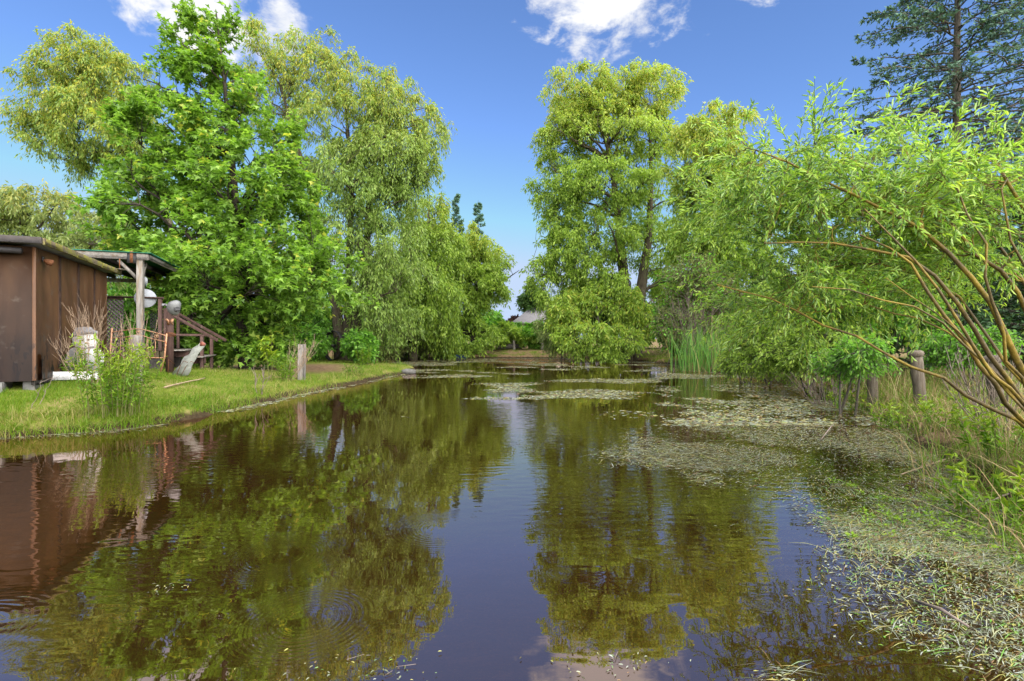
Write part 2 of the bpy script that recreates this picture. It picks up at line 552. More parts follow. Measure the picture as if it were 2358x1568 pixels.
GREYW_P = surface('grey_white_paint', (0.220, 0.233, 0.208), (0.337, 0.348, 0.318), 12, 0.8, 0.4, (1, 1, 1), (0.172, 0.178, 0.153))
GREY_P = surface('grey_hat_paint', (0.14, 0.14, 0.155), (0.28, 0.28, 0.30), 14, 0.8, 0.4)
RED_P = surface('brown_red_paint', (0.17, 0.05, 0.035), (0.27, 0.09, 0.06), 12, 0.7, 0.2)
ORANGE_P = surface('faded_orange_paint', (0.55, 0.26, 0.12), (0.65, 0.36, 0.2), 12, 0.7, 0.2)
BLACK_P = surface('black_paint', (0.02, 0.02, 0.022), (0.05, 0.05, 0.052), 12, 0.6, 0.2)
COPPER = surface('copper_coloured_metal', (0.36, 0.17, 0.085), (0.62, 0.36, 0.22), 20, 0.45, 0.2, metal=0.35, c3=(0.28, 0.10, 0.04))
RUST = surface('rusty_iron', (0.10, 0.04, 0.02), (0.28, 0.11, 0.045), 20, 0.85, 0.4, metal=0.2)
IRON = surface('dark_iron', (0.018, 0.017, 0.018), (0.05, 0.045, 0.046), 12, 0.6, 0.3, metal=0.3)
GREY_SH = surface('grey_plastic', (0.110, 0.113, 0.116), (0.198, 0.201, 0.204), 5, 0.45, 0.15, spec=0.5)
WHITE_D = surface('white_dish_metal', (0.318, 0.337, 0.379), (0.416, 0.434, 0.471), 5, 0.5, 0.1)
GREEN_R = surface('green_corrugated_sheet', (0.015, 0.10, 0.065), (0.03, 0.18, 0.12), 4, 0.4, 0.1, (1, 1, 1), (0.25, 0.26, 0.25), spot=0.7)
BLUE_P = surface('blue_plastic', (0.03, 0.07, 0.20), (0.05, 0.12, 0.30), 4, 0.5, 0.1)
SHINGLE = surface('grey_roof_shingle', (0.143, 0.134, 0.138), (0.210, 0.201, 0.210), 6, 0.9, 0.3)
HOUSE_W = surface('pale_house_wall', (0.50, 0.46, 0.42), (0.6, 0.56, 0.52), 2, 0.9, 0.1)
CATTAIL = surface('cattail_spike', (0.20, 0.11, 0.05), (0.42, 0.29, 0.18), 20, 0.95, 0.4)
STRAWTWIG = surface('pale_stick', (0.252, 0.182, 0.105), (0.385, 0.301, 0.196), 12, 0.9, 0.2)

# ------------------------------------------------------------------ terrain
POND = np.array([(0.0, 1.75), (1.4, 1.55), (2.4, 1.3), (3.3, 2.5), (4.2, 4.4), (5.3, 6.4), (6.4, 8.2), (7.9, 11.3), (9.2, 15.0), (9.9, 20.5),
                 (9.3, 26.0), (9.9, 31.5), (9.2, 37.5), (6.5, 41.5), (2.0, 43.2), (-4.0, 43.4), (-9.0, 42.2), (-13.5, 40.0), (-14.5, 36.5),
                 (-10.6, 32.6), (-7.2, 29.4), (-5.2, 26.6), (-4.85, 23.9), (-5.25, 20.0), (-5.55, 16.7), (-5.95, 13.6), (-6.1, 11.2), (-6.4, 8.9), (-7.5, 8.05),
                 (-9.4, 6.9), (-12.0, 4.6), (-13.5, 1.0), (-11.0, -1.5), (-6.0, -0.4), (-2.5, 1.2)])


def catmull(P, k=6):
    n = len(P)
    out = []
    for i in range(n):
        p0, p1, p2, p3 = P[i - 1], P[i], P[(i + 1) % n], P[(i + 2) % n]
        for j in range(k):
            t = j / k
            out.append(0.5 * ((2 * p1) + (-p0 + p2) * t + (2 * p0 - 5 * p1 + 4 * p2 - p3) * t * t + (-p0 + 3 * p1 - 3 * p2 + p3) * t ** 3))
    return np.array(out)


SHORE = catmull(POND, 5)


def pond_sd(x, y):                 # signed distance to the shoreline, positive on land
    x = np.asarray(x, float).ravel()
    y = np.asarray(y, float).ravel()
    A = SHORE
    B = np.roll(SHORE, -1, 0)
    out = np.empty(len(x))
    for s in range(0, len(x), 20000):
        px, py = x[s:s + 20000, None], y[s:s + 20000, None]
        dx, dy = (B - A)[:, 0], (B - A)[:, 1]
        t = np.clip(((px - A[:, 0]) * dx + (py - A[:, 1]) * dy) / (dx * dx + dy * dy), 0, 1)
        d2 = (px - A[:, 0] - t * dx) ** 2 + (py - A[:, 1] - t * dy) ** 2
        d = np.sqrt(d2.min(1))
        c = ((A[:, 1] > py) != (B[:, 1] > py)) & (px < (B[:, 0] - A[:, 0]) * (py - A[:, 1]) / np.where(B[:, 1] == A[:, 1], 1e-9, B[:, 1] - A[:, 1]) + A[:, 0])
        out[s:s + 20000] = np.where(c.sum(1) % 2 == 1, -d, d)
    return out


def ground_z(x, y, d=None):
    x = np.asarray(x, float)
    y = np.asarray(y, float)
    sh = x.shape
    x, y = x.ravel(), y.ravel()
    if d is None:
        d = pond_sd(x, y)
    d = d + (fbm(x * 1.1, y * 1.1, 5) - 0.5) * 0.75
    H = 0.40 + 0.42 * np.exp(-((x + 11) ** 2 / 30 + (y - 11.5) ** 2 / 26)) + 0.30 * sstep(y, 25, 55) + 0.12 * sstep(x, 4, 12)
    H = H + 0.004 * np.maximum(d - 6, 0)
    near = np.exp(-(x ** 2 + (y + 1) ** 2) / 6.0)
    H = H * (1 - near) + 0.15 * near
    up = 0.24 * sstep(d, -0.05, 0.38) + (H - 0.24) * sstep(d, 0.15, 3.2)
    up = up + (fbm(x * 0.7, y * 0.7, 11) - 0.5) * 0.12 * sstep(d, 0.1, 1.2) + (fbm(x * 4, y * 4, 12) - 0.5) * 0.05 * sstep(d, 0.0, 0.4)
    dn = -0.06 - 0.75 * sstep(-d, 0.0, 3.5) - 0.35 * sstep(-d, 3, 9) + (fbm(x * 2.2, y * 2.2, 9) - 0.5) * 0.10
    z = np.where(d > 0, up, dn * sstep(-d, -0.02, 0.25))
    return z.reshape(sh)


def gz(x, y):
    return float(ground_z(np.array([x]), np.array([y]))[0])


xs = np.concatenate([[-900, -300, -120, -60, -40], np.arange(-30, 26.01, 0.27), [34, 50, 90, 250, 900]])
ys = np.concatenate([[-900, -300, -80, -25, -8], np.arange(-3, 50.01, 0.27), [54, 60, 70, 100, 200, 500, 1500]])
GX, GY = np.meshgrid(xs, ys)
GZ = ground_z(GX, GY)
nx, ny = len(xs), len(ys)
ii = (np.arange(ny - 1)[:, None] * nx + np.arange(nx - 1)[None]).ravel()
gfaces = np.stack([ii, ii + 1, ii + nx + 1, ii + nx], -1)

gm, t = mat('ground_soil_and_turf')
g = t.add('ShaderNodeNewGeometry')
pos = g.outputs['Position']
sp = t.add('ShaderNodeSeparateXYZ', {0: pos})
n1 = t.noise(pos, 0.8, 5, 0.6)
n2 = t.noise(pos, 7.0, 5, 0.65)
n3 = t.noise(pos, 40.0, 4, 0.6)
turf = t.ramp(t.m('ADD', t.m('MULTIPLY', n1, 0.6), t.m('MULTIPLY', n2, 0.4)), [(0.36, (0.056, 0.085, 0.009)), (0.5, (0.104, 0.133, 0.016)), (0.62, (0.178, 0.148, 0.056))])
litter = t.ramp(n2, [(0.3, (0.081, 0.048, 0.028)), (0.5, (0.161, 0.102, 0.059)), (0.72, (0.268, 0.183, 0.107))])
mud = t.ramp(n2, [(0.3, (0.018, 0.013, 0.007)), (0.7, (0.056, 0.038, 0.019))])
bed = t.ramp(t.m('ADD', t.m('MULTIPLY', n2, 0.5), t.m('MULTIPLY', n3, 0.5)), [(0.36, (0.035, 0.020, 0.006)), (0.5, (0.085, 0.052, 0.014)), (0.64, (0.19, 0.12, 0.03))])
# leaf litter lies under the far trees and under the maple
far = t.m('MAXIMUM', t.smooth(sp.outputs[1], 37.0, 42.0), 0.0)
mdx = t.m('SUBTRACT', sp.outputs[0], -10.2)
mdy = t.m('SUBTRACT', sp.outputs[1], 20.5)
md = t.m('SQRT', t.m('ADD', t.m('MULTIPLY', mdx, mdx), t.m('MULTIPLY', mdy, mdy)))
und = t.smooth(t.m('ADD', md, t.m('MULTIPLY', n1, 2.5)), 5.6, 3.8)
rgt = t.smooth(t.m('ADD', sp.outputs[0], t.m('MULTIPLY', n1, 2.0)), 4.5, 6.0)
lit = t.m('MAXIMUM', t.m('MAXIMUM', t.m('MULTIPLY', far, t.smooth(n1, 0.36, 0.52)), und), t.m('MULTIPLY', rgt, t.smooth(n1, 0.40, 0.56)))
col = t.mix(lit, turf, litter)
zz = t.m('ADD', sp.outputs[2], t.m('MULTIPLY', t.m('SUBTRACT', n2, 0.5), 0.16))
col = t.mix(t.smooth(zz, 0.17, 0.06), col, mud)
col = t.mix(t.smooth(sp.outputs[2], -0.02, -0.08), col, bed)
bp = t.add('ShaderNodeBump', {'Strength': 0.8, 'Distance': 0.03, 'Height': t.m('ADD', n2, t.m('MULTIPLY', n3, 0.5))})
b = t.add('ShaderNodeBsdfPrincipled', {'Base Color': col, 'Roughness': 0.95, 'Specular IOR Level': 0.1, 'Normal': bp.outputs[0]})
finish(t, b.outputs[0])
ground = link(mesh_np(np.stack([GX, GY, GZ], -1), gfaces, gm, 'ground', True), 'ground')
tag(ground, 'grassy pond banks and leaf strewn ground around the water', 'ground', kind='structure')

# ------------------------------------------------------------------ water
wm, t = mat('pond_water')
g = t.add('ShaderNodeNewGeometry')
pos = g.outputs['Position']
pv = t.mapping(pos, scale=(0.55, 1.7, 1.0), rot=(0, 0, R(-14)))
pv2 = t.mapping(pos, scale=(1.4, 0.8, 1.0), rot=(0, 0, R(32)))
calm = t.noise(pos, 0.16, 2, 0.5)
rip = t.m('MULTIPLY', t.m('SUBTRACT', t.noise(pv, 6.5, 1.5, 0.4, 0.3), 0.5), t.m('ADD', t.m('MULTIPLY', t.smooth(calm, 0.42, 0.62), 0.0040), 0.0003))
rip2 = t.m('MULTIPLY', t.m('SUBTRACT', t.noise(pv2, 1.6, 2, 0.5), 0.5), 0.0022)
H = t.m('ADD', rip, rip2)
drops = [(-1.62, 3.55, 0.26, 0.030, 0.000099), (-0.55, 4.1, 0.30, 0.034, 0.000099), (0.28, 4.15, 0.10, 0.03, 0.000135), (1.32, 3.42, 0.05, 0.025, 0.000270),
         (1.42, 2.92, 0.045, 0.025, 0.000225), (-4.6, 4.7, 0.28, 0.04, 0.000135), (-1.1, 2.75, 0.26, 0.032, 0.000090), (-2.9, 2.6, 0.34, 0.04, 0.000135), (0.3, 3.3, 0.06, 0.022, 0.000135)]
for dx, dy, r0, lam, amp in drops:
    d = t.add('ShaderNodeVectorMath', {0: pos, 1: (dx, dy, 0.0)}, operation='DISTANCE').outputs['Value']
    q = t.m('DIVIDE', t.m('SUBTRACT', d, r0), max(0.45 * r0, 0.03))
    env = t.m('EXPONENT', t.m('MULTIPLY', t.m('MULTIPLY', q, q), -1.0))
    H = t.m('ADD', H, t.m('MULTIPLY', t.m('MULTIPLY', env, t.m('SINE', t.m('MULTIPLY', d, 2 * math.pi / lam))), amp))
bp = t.add('ShaderNodeBump', {'Strength': 1.0, 'Distance': 1.0, 'Height': H})
fr = t.add('ShaderNodeFresnel', {'IOR': 1.62, 'Normal': bp.outputs[0]})
fac = t.m('MULTIPLY_ADD', fr.outputs[0], 0.77, 0.22, clamp=True)
gl = t.add('ShaderNodeBsdfGlossy', {'Color': (1.0, 0.80, 0.76), 'Roughness': 0.012, 'Normal': bp.outputs[0]})
tr = t.add('ShaderNodeBsdfTransparent', {'Color': (0.55, 0.40, 0.18)})
silt = t.add('ShaderNodeBsdfDiffuse', {'Color': (0.034, 0.019, 0.005)})
body = t.add('ShaderNodeMixShader', {0: 0.42, 1: tr.outputs[0], 2: silt.outputs[0]})
wsurf = t.add('ShaderNodeMixShader', {0: fac, 1: body.outputs[0], 2: gl.outputs[0]})
finish(t, wsurf.outputs[0])
wx = np.linspace(-17, 13, 13)
wy = np.linspace(-3, 46, 21)
WX, WY = np.meshgrid(wx, wy)
ii = (np.arange(20)[:, None] * 13 + np.arange(12)[None]).ravel()
water = link(mesh_np(np.stack([WX, WY, 0 * WX], -1), np.stack([ii, ii + 1, ii + 14, ii + 13], -1), wm, 'pond_water', True), 'pond_water')
tag(water, 'dark brown still pond water reflecting trees and sky', 'water', kind='structure')

# ================================================================== plants: generators
T_DIA = (np.array([(0, 0, 0), (.42, .5, .05), (1, 0, -.03), (.42, -.5, .05)], float), [[(0, 1, 2, 3)]])
T_TRI = (np.array([(0, -.5, 0), (0, .5, 0), (1, 0, 0)], float), [[(0, 1, 2)]])
T_LONG = (np.array([(0, 0, 0), (.28, .46, .10), (.68, .34, .06), (1, 0, -.12), (.68, -.34, .06), (.28, -.46, .10)], float), [[(0, 1, 2, 3), (0, 3, 4, 5)]])
_mp = [(0, 0), (.20, .64), (.46, .21), (1.05, 0), (.46, -.21), (.20, -.64)]
T_MAPLE = (np.array([(x, y, -0.25 * y * y - 0.12 * x * x) for x, y in _mp], float), [[tuple(range(6))]])


def place_leaves(pos, ax, nrm, size, width, tmpl):
    V0, fs = tmpl
    ax = unit(ax)
    nrm = unit(nrm - (nrm * ax).sum(-1, keepdims=True) * ax)
    sd = np.cross(nrm, ax)
    size = np.broadcast_to(np.asarray(size, float), (len(pos),))
    width = np.broadcast_to(np.asarray(width, float), (len(pos),))
    V = pos[:, None] + size[:, None, None] * (V0[None, :, 0, None] * ax[:, None] + V0[None, :, 2, None] * nrm[:, None]) \
        + (width * size)[:, None, None] * V0[None, :, 1, None] * sd[:, None]
    k = len(V0)
    off = (np.arange(len(pos)) * k)[:, None, None]
    f = (np.array(fs[0])[None] + off).reshape(-1, len(fs[0][0]))
    return V.reshape(-1, 3), f, len(fs[0])


def rand_dirs(rng, n):
    v = rng.normal(size=(n, 3))
    return unit(v)


def sample_lobes(rng, lobes, n, lo=0.0, hi=1.0):
    L = np.array(lobes, float)
    vol = (L[:, 3] * L[:, 4] * L[:, 5]) ** 0.75
    k = rng.choice(len(L), n, p=vol / vol.sum())
    d = rand_dirs(rng, n)
    r = (lo ** 3 + (hi ** 3 - lo ** 3) * rng.random(n)) ** (1 / 3.)
    return L[k, :3] + d * r[:, None] * L[k, 3:6]


def bez(p, c, q, n):
    t = np.linspace(0, 1, n)[None, :, None]
    return (1 - t) ** 2 * p[:, None] + 2 * t * (1 - t) * c[:, None] + t * t * q[:, None]


def resample(P, n):
    P = np.array(P, float)
    s = np.concatenate([[0], np.cumsum(np.linalg.norm(np.diff(P[:, :3], axis=0), axis=1))])
    t = np.linspace(0, s[-1], n)
    return np.stack([np.interp(t, s, P[:, k]) for k in range(P.shape[1])], -1)


def attach(tg, P, slope=0.35, w=0.9):
    best = np.empty(len(tg), int)
    for s in range(0, len(tg), 600):
        d = tg[s:s + 600, None] - P[None]
        hd = np.hypot(d[..., 0], d[..., 1])
        cost = np.linalg.norm(d, axis=-1) + w * np.maximum(0, slope * hd - d[..., 2])
        best[s:s + 600] = cost.argmin(1)
    return best


def grow(rng, trunks, lobes, n1, n2, n3, twig=(0.5, 1.1), droop=0.3, arch=0.12, slope=0.35, wob=0.06, spread=0.8, tlo=0.3, twn=4, minr=0.006, tj=0.0):
    """trunks: lists of (x,y,z,r).  returns tube sets and the twig paths that carry leaves"""
    sets = []
    P0, R0 = [], []
    for T in trunks:
        T = resample(T, 16)
        j = rng.normal(size=(16, 3)) * (wob * 0.35 * T[:, 3:4] * 3 + tj)
        j[0] = j[-1] = 0
        P0.append(T[:, :3] + j)
        R0.append(T[:, 3])
    P0, R0 = np.array(P0), np.array(R0)
    sets.append((P0, R0, 9))
    base_z = P0[:, 0, 2].min()
    S = P0[:, 3:].reshape(-1, 3)
    SR = R0[:, 3:].ravel()
    # limbs
    tg = sample_lobes(rng, lobes, n1, 0.3, 0.8)
    a = attach(tg, S, slope)
    p = S[a]
    Ln = np.linalg.norm(tg - p, axis=1)
    c = p + (tg - p) * 0.5 + np.stack([0 * Ln, 0 * Ln, Ln * arch], -1) + rng.normal(size=(n1, 3)) * Ln[:, None] * wob
    P1 = bez(p, c, tg, 9)
    P1[:, 1:-1] += rng.normal(size=(n1, 7, 3)) * Ln[:, None, None] * wob * 0.25
    r0 = np.minimum(SR[a] * 0.62, 0.02 + Ln * 0.022)
    R1 = r0[:, None] * np.linspace(1, 0.3, 9)[None]
    sets.append((P1, R1, 6))
    # branches
    S2 = np.concatenate([P1[:, 2:].reshape(-1, 3), P0[:, 7:].reshape(-1, 3)])
    SR2 = np.concatenate([R1[:, 2:].ravel(), R0[:, 7:].ravel()])
    tg = sample_lobes(rng, lobes, n2, 0.35, 1.0)
    a = attach(tg, S2, slope)
    p = S2[a]
    Ln = np.linalg.norm(tg - p, axis=1)
    c = p + (tg - p) * 0.5 + np.stack([0 * Ln, 0 * Ln, Ln * arch], -1) + rng.normal(size=(n2, 3)) * Ln[:, None] * wob
    P2 = bez(p, c, tg, 7)
    P2[:, 1:-1] += rng.normal(size=(n2, 5, 3)) * Ln[:, None, None] * wob * 0.3
    r0 = np.clip(np.minimum(SR2[a] * 0.6, 0.010 + Ln * 0.012), minr * 1.6, 1)
    R2 = r0[:, None] * np.linspace(1, 0.35, 7)[None]
    sets.append((P2, R2, 4))
    # twigs
    b = rng.integers(0, n2, n3)
    tt = tlo + (1 - tlo) * np.sqrt(rng.random(n3))
    x = tt * 6
    i0 = np.minimum(x.astype(int), 5)
    fr = (x - i0)[:, None]
    st = P2[b, i0] * (1 - fr) + P2[b, i0 + 1] * fr
    dr = unit(P2[b, i0 + 1] - P2[b, i0])
    ln = rng.uniform(twig[0], twig[1], n3)[:, None]
    out = unit(dr * 0.7 + rand_dirs(rng, n3) * spread)
    down = np.array([0, 0, -1.0])
    en = st + out * ln * (1 - 0.4 * min(droop, 1)) + down * ln * droop
    ct = st + out * ln * 0.55 + np.array([0, 0, 1.0]) * ln * 0.10
    P3 = bez(st, ct, en, twn)
    R3 = np.full((n3, twn), minr) * np.linspace(1, 0.5, twn)[None]
    sets.append((P3, R3, 3))
    return sets, P3, base_z


def leaves_on(rng, P3, per, size, width, tmpl, droop=0.5, flat=0.3, jit=0.06, tmin=0.08, along=0.5):
    B, n = P3.shape[:2]
    k = np.repeat(np.arange(B), per)
    N = len(k)
    t = tmin + (1 - tmin) * rng.random(N)
    x = t * (n - 1)
    i0 = np.minimum(x.astype(int), n - 2)
    f = (x - i0)[:, None]
    pos = P3[k, i0] * (1 - f) + P3[k, i0 + 1] * f
    tan = unit(P3[k, i0 + 1] - P3[k, i0])
    rd = rand_dirs(rng, N)
    ax = unit(tan * along + rd * 0.75 + np.array([0, 0, -1.0]) * droop)
    nr = unit(rand_dirs(rng, N) * (1 - flat) + np.array([0, 0, 1.0]) * flat * 1.6 + 1e-3)
    pos = pos + rd * jit
    sz = rng.uniform(size[0], size[1], N)
    V, Fc, nf = place_leaves(pos, ax, nr, sz, width, tmpl)
    return V, Fc, nf, pos, t


def plant(name, label, cat, base, trunks, lobes, n1, n2, n3, per, size, width, leaf, bark, seed, tmpl=T_DIA, group=None, young=None,
          droop=0.3, ldroop=0.5, flat=0.3, twig=(0.5, 1.1), arch=0.12, slope=0.35, spread=0.8, jit=0.06, wob=0.06, tlo=0.3, minr=0.006,
          trunk_name='trunk', crown_name='crown', along=0.5, twn=3, twigset=True, tj=0.0):
    rng = np.random.default_rng(seed)
    sets, P3, bz = grow(rng, trunks, lobes, n1, n2, n3, twig, droop, arch, slope, wob, spread, tlo, twn, minr, tj)
    root = thing(name, label, cat, base, group)
    V, Q = tubes(*sets[0])
    part(trunk_name, V, Q, bark, root, True)
    MBb = MB()
    if len(P3) > 800 and size[1] > .18:
        sets[3] = (sets[3][0][:, ::2], sets[3][1][:, ::2], 3)
    for s in (sets[1:] if twigset else sets[1:3]):
        V, Q = tubes(*s)
        MBb.raw(V, Q)
    MBb.part('branches', bark, root, True)
    V, Fc, nf, pos, tt = leaves_on(rng, P3, per, size, width, tmpl, ldroop, flat, jit, along=along)
    rnd = rng.random(len(pos))
    if young is None:
        yg = np.zeros(len(pos))
    else:
        yg = np.clip(young(pos, tt, rng), 0, 1)
    part(crown_name, V, Fc, leaf, root, False, {'rnd': np.repeat(rnd, nf), 'young': np.repeat(yg, nf)})
    return root


def lob(u, v, ru, rv, Y, dep, dy=0.0):
    c = at(u, v, Y + dy)
    return (c[0], c[1], c[2], ru / F * Y, dep, rv / F * Y)


def stem(Y, *pts):               # (u, v, radius[, depth offset]) -> trunk polyline
    out = []
    for q in pts:
        dy = q[3] if len(q) > 3 else 0.0
        out.append(tuple(at(q[0], q[1], Y + dy)) + (q[2],))
    return out


def on_ground(T):                # let the first point of a trunk stand in the ground
    T = [list(q) for q in T]
    T[0][2] = gz(T[0][0], T[0][1]) - 0.12
    return [tuple(q) for q in T]


def gold(z0, z1, p=0.55):
    return lambda pos, t, rng: sstep(pos[:, 2], z0, z1) * (rng.random(len(pos)) < p) * rng.uniform(0.35, 0.95, len(pos))


def base_of(T):
    return (T[0][0], T[0][1], gz(T[0][0], T[0][1]))


# ================================================================== the trees
Y = 19.0
T = on_ground(stem(Y, (566, 832, .24), (556, 740, .20), (550, 620, .17), (540, 420, .12), (520, 220, .07), (498, 30, .02)))
lobs = [lob(496, 60, 52, 75, Y, .8), lob(440, 110, 60, 70, Y, .9, -.4), lob(395, 190, 80, 70, Y, 1.2), lob(520, 190, 75, 80, Y, 1.3),
        lob(400, 300, 110, 75, Y, 1.9, -.6), lob(540, 310, 100, 80, Y, 1.9, .3), lob(390, 410, 120, 75, Y, 2.4), lob(560, 420, 140, 75, Y, 2.5, -.6),
        lob(400, 520, 150, 70, Y, 2.9, -.5), lob(590, 530, 150, 70, Y, 2.9), lob(360, 590, 110, 50, Y, 2.4, .5), lob(560, 600, 170, 55, Y, 3.2, -1.2), lob(700, 610, 110, 50, Y, 2.3),
        lob(650, 430, 80, 60, Y, 2.0), lob(630, 320, 60, 60, Y, 1.6), lob(310, 470, 70, 50, Y, 1.8), lob(530, 690, 150, 45, Y, 3.0, -.8), lob(700, 668, 150, 42, Y, 2.4, -.6), lob(470, 795, 90, 36, Y, 1.8, -1.0), lob(610, 798, 85, 34, Y, 1.8, -1.0), lob(520, 775, 120, 45, Y, 2.6, .4), lob(640, 765, 70, 45, Y, 2.2, .6)]
plant('maple_tree', 'broad bright green maple tree beside the shed, reaching the top edge', 'tree', base_of(T), [T], lobs, 84, 660, 5200, 13, (.12, .21), .92, L_MAPLE, BARK_DARK, 11,
      T_MAPLE, young=lambda p, t, r: (t > .8) * (np.sin(p[:, 0] * 2.1) * np.sin(p[:, 2] * 1.7 + p[:, 1]) > .35) * (r.random(len(p)) < .5) * r.uniform(.2, .8, len(p)), droop=.06, ldroop=.38, flat=.55, twig=(.4, .85), arch=.02, slope=.75, jit=.05, spread=.62, minr=.005)

Y = 28.0
Ts = [on_ground(stem(Y, (786, 824, .42), (780, 750, .31), (773, 695, .27), (750, 605, .22, .3), (715, 440, .15, .8), (655, 230, .06, 1.0))),
      on_ground(stem(Y, (800, 824, .36), (801, 740, .24), (806, 553, .18), (810, 400, .12), (790, 180, .04))),
      on_ground(stem(Y, (812, 824, .40), (818, 760, .31), (832, 705, .26), (845, 605, .2, -.4), (848, 470, .16, -.6), (870, 330, .09, -.6), (890, 200, .03, -.5)))]
lobs = [lob(640, 110, 75, 75, Y, 2.6, 1), lob(720, 150, 90, 85, Y, 3, .5), lob(835, 180, 90, 75, Y, 3), lob(920, 250, 85, 75, Y, 2.6), lob(985, 300, 52, 90, Y, 1.8, .5),
        lob(610, 220, 70, 80, Y, 2.2, 1.2), lob(790, 290, 110, 80, Y, 3.2, -.5), lob(900, 360, 90, 70, Y, 3), lob(960, 400, 60, 50, Y, 2), lob(800, 400, 90, 80, Y, 3.2, -1),
        lob(880, 470, 95, 70, Y, 3), lob(790, 520, 85, 70, Y, 2.8, -1), lob(900, 570, 85, 75, Y, 2.8, -.5), lob(870, 650, 75, 70, Y, 2.6, -.6), lob(900, 730, 70, 60, Y, 2.4, .6), lob(660, 380, 60, 60, Y, 2, 1.5)]
plant('willow_tree', 'tall three stemmed willow on the grassy point, golden green, behind the maple', 'tree', base_of(Ts[0]), Ts, lobs, 70, 520, 3600, 26, (.13, .27), .30, L_WILLOW, BARK_WILLOW, 21,
      young=gold(9, 16, .5), droop=.75, ldroop=.75, twig=(.6, 1.5), arch=.16, slope=.5, jit=.10, minr=.007)

Y = 28.5
T = on_ground(stem(Y, (452, 826, .34), (440, 700, .28), (410, 560, .22), (350, 420, .16), (260, 320, .09), (200, 260, .04)))
lobs = [lob(185, 150, 95, 70, Y, 2.6), lob(265, 190, 80, 80, Y, 2.6, .5), lob(120, 225, 75, 60, Y, 2.2), lob(210, 280, 105, 75, Y, 2.8, -.4), lob(150, 340, 75, 40, Y, 2.0),
        lob(60, 262, 42, 26, Y, 1.0), lob(310, 320, 70, 70, Y, 2.6), lob(95, 300, 45, 38, Y, 1.4)]
plant('willow_tree', 'willow with drooping golden crown leaning left, behind the maple and shed', 'tree', base_of(T), [T], lobs, 30, 240, 2000, 24, (.13, .27), .30, L_WILLOW, BARK_WILLOW, 22,
      young=gold(8, 15, .5), droop=.6, ldroop=.75, twig=(.5, 1.3), arch=.14, slope=.2, jit=.10)

Y = 24.0
T = on_ground(stem(Y, (170, 826, .26), (150, 700, .2), (120, 600, .15), (80, 520, .08), (40, 460, .03)))
lobs = [lob(100, 480, 110, 50, Y, 2.4), lob(10, 500, 90, 60, Y, 2.4), lob(200, 520, 90, 55, Y, 2.4), lob(-90, 500, 110, 70, Y, 2.4), lob(120, 570, 140, 50, Y, 2.4), lob(270, 590, 80, 60, Y, 2.2)]
plant('willow_tree', 'low spreading willow rising just above the shed roof at left', 'tree', base_of(T), [T], lobs, 26, 190, 1500, 20, (.14, .28), .30, L_WILLOW3, BARK_WILLOW, 23,
      young=gold(6, 9, .4), droop=.6, ldroop=.75, twig=(.5, 1.2), arch=.16, slope=.25, jit=.10)

Y = 39.0
T = on_ground(stem(Y, (950, 812, .4), (955, 700, .3), (965, 600, .2), (985, 520, .1), (990, 450, .04)))
lobs = [lob(985, 500, 70, 50, Y, 3.2), lob(940, 550, 80, 60, Y, 3.4), lob(1010, 580, 70, 60, Y, 3.4), lob(930, 640, 80, 70, Y, 3.6), lob(990, 670, 80, 70, Y, 3.6, -1), lob(930, 740, 80, 50, Y, 3.4), lob(1010, 750, 60, 40, Y, 3)]
plant('willow_tree', 'rounded yellow green willow across the pond in front of the two spruce tops', 'tree', base_of(T), [T], lobs, 30, 280, 2200, 24, (.18, .36), .32, L_WILLOW2, BARK_WILLOW, 24,
      young=gold(8, 13, .5), droop=.75, ldroop=.75, twig=(.7, 1.6), arch=.16, slope=.4, jit=.12)

Y = 44.5
T = on_ground(stem(Y, (1088, 806, .26), (1092, 740, .2), (1096, 680, .16), (1105, 620, .1), (1110, 550, .03)))
T2 = stem(Y, (1094, 715, .14), (1125, 680, .11), (1155, 650, .08), (1196, 622, .02))
lobs = [lob(1090, 570, 55, 45, Y, 2.6), lob(1130, 590, 42, 45, Y, 2.4), lob(1050, 610, 62, 55, Y, 3), lob(1110, 650, 60, 55, Y, 3), lob(1060, 700, 62, 55, Y, 3.2), lob(1080, 770, 75, 40, Y, 3.2, -.5), lob(1020, 790, 50, 25, Y, 2.6, -.5), lob(1160, 655, 22, 30, Y, 1.2)]
plant('willow_tree', 'small open willow on the far bank with one bare branch to the right', 'tree', base_of(T), [T, T2], lobs, 26, 240, 2000, 20, (.2, .38), .34, L_WILLOW2, BARK_DARK, 25,
      young=gold(7, 11, .5), droop=.5, ldroop=.6, twig=(.6, 1.3), arch=.14, slope=.4, jit=.12)

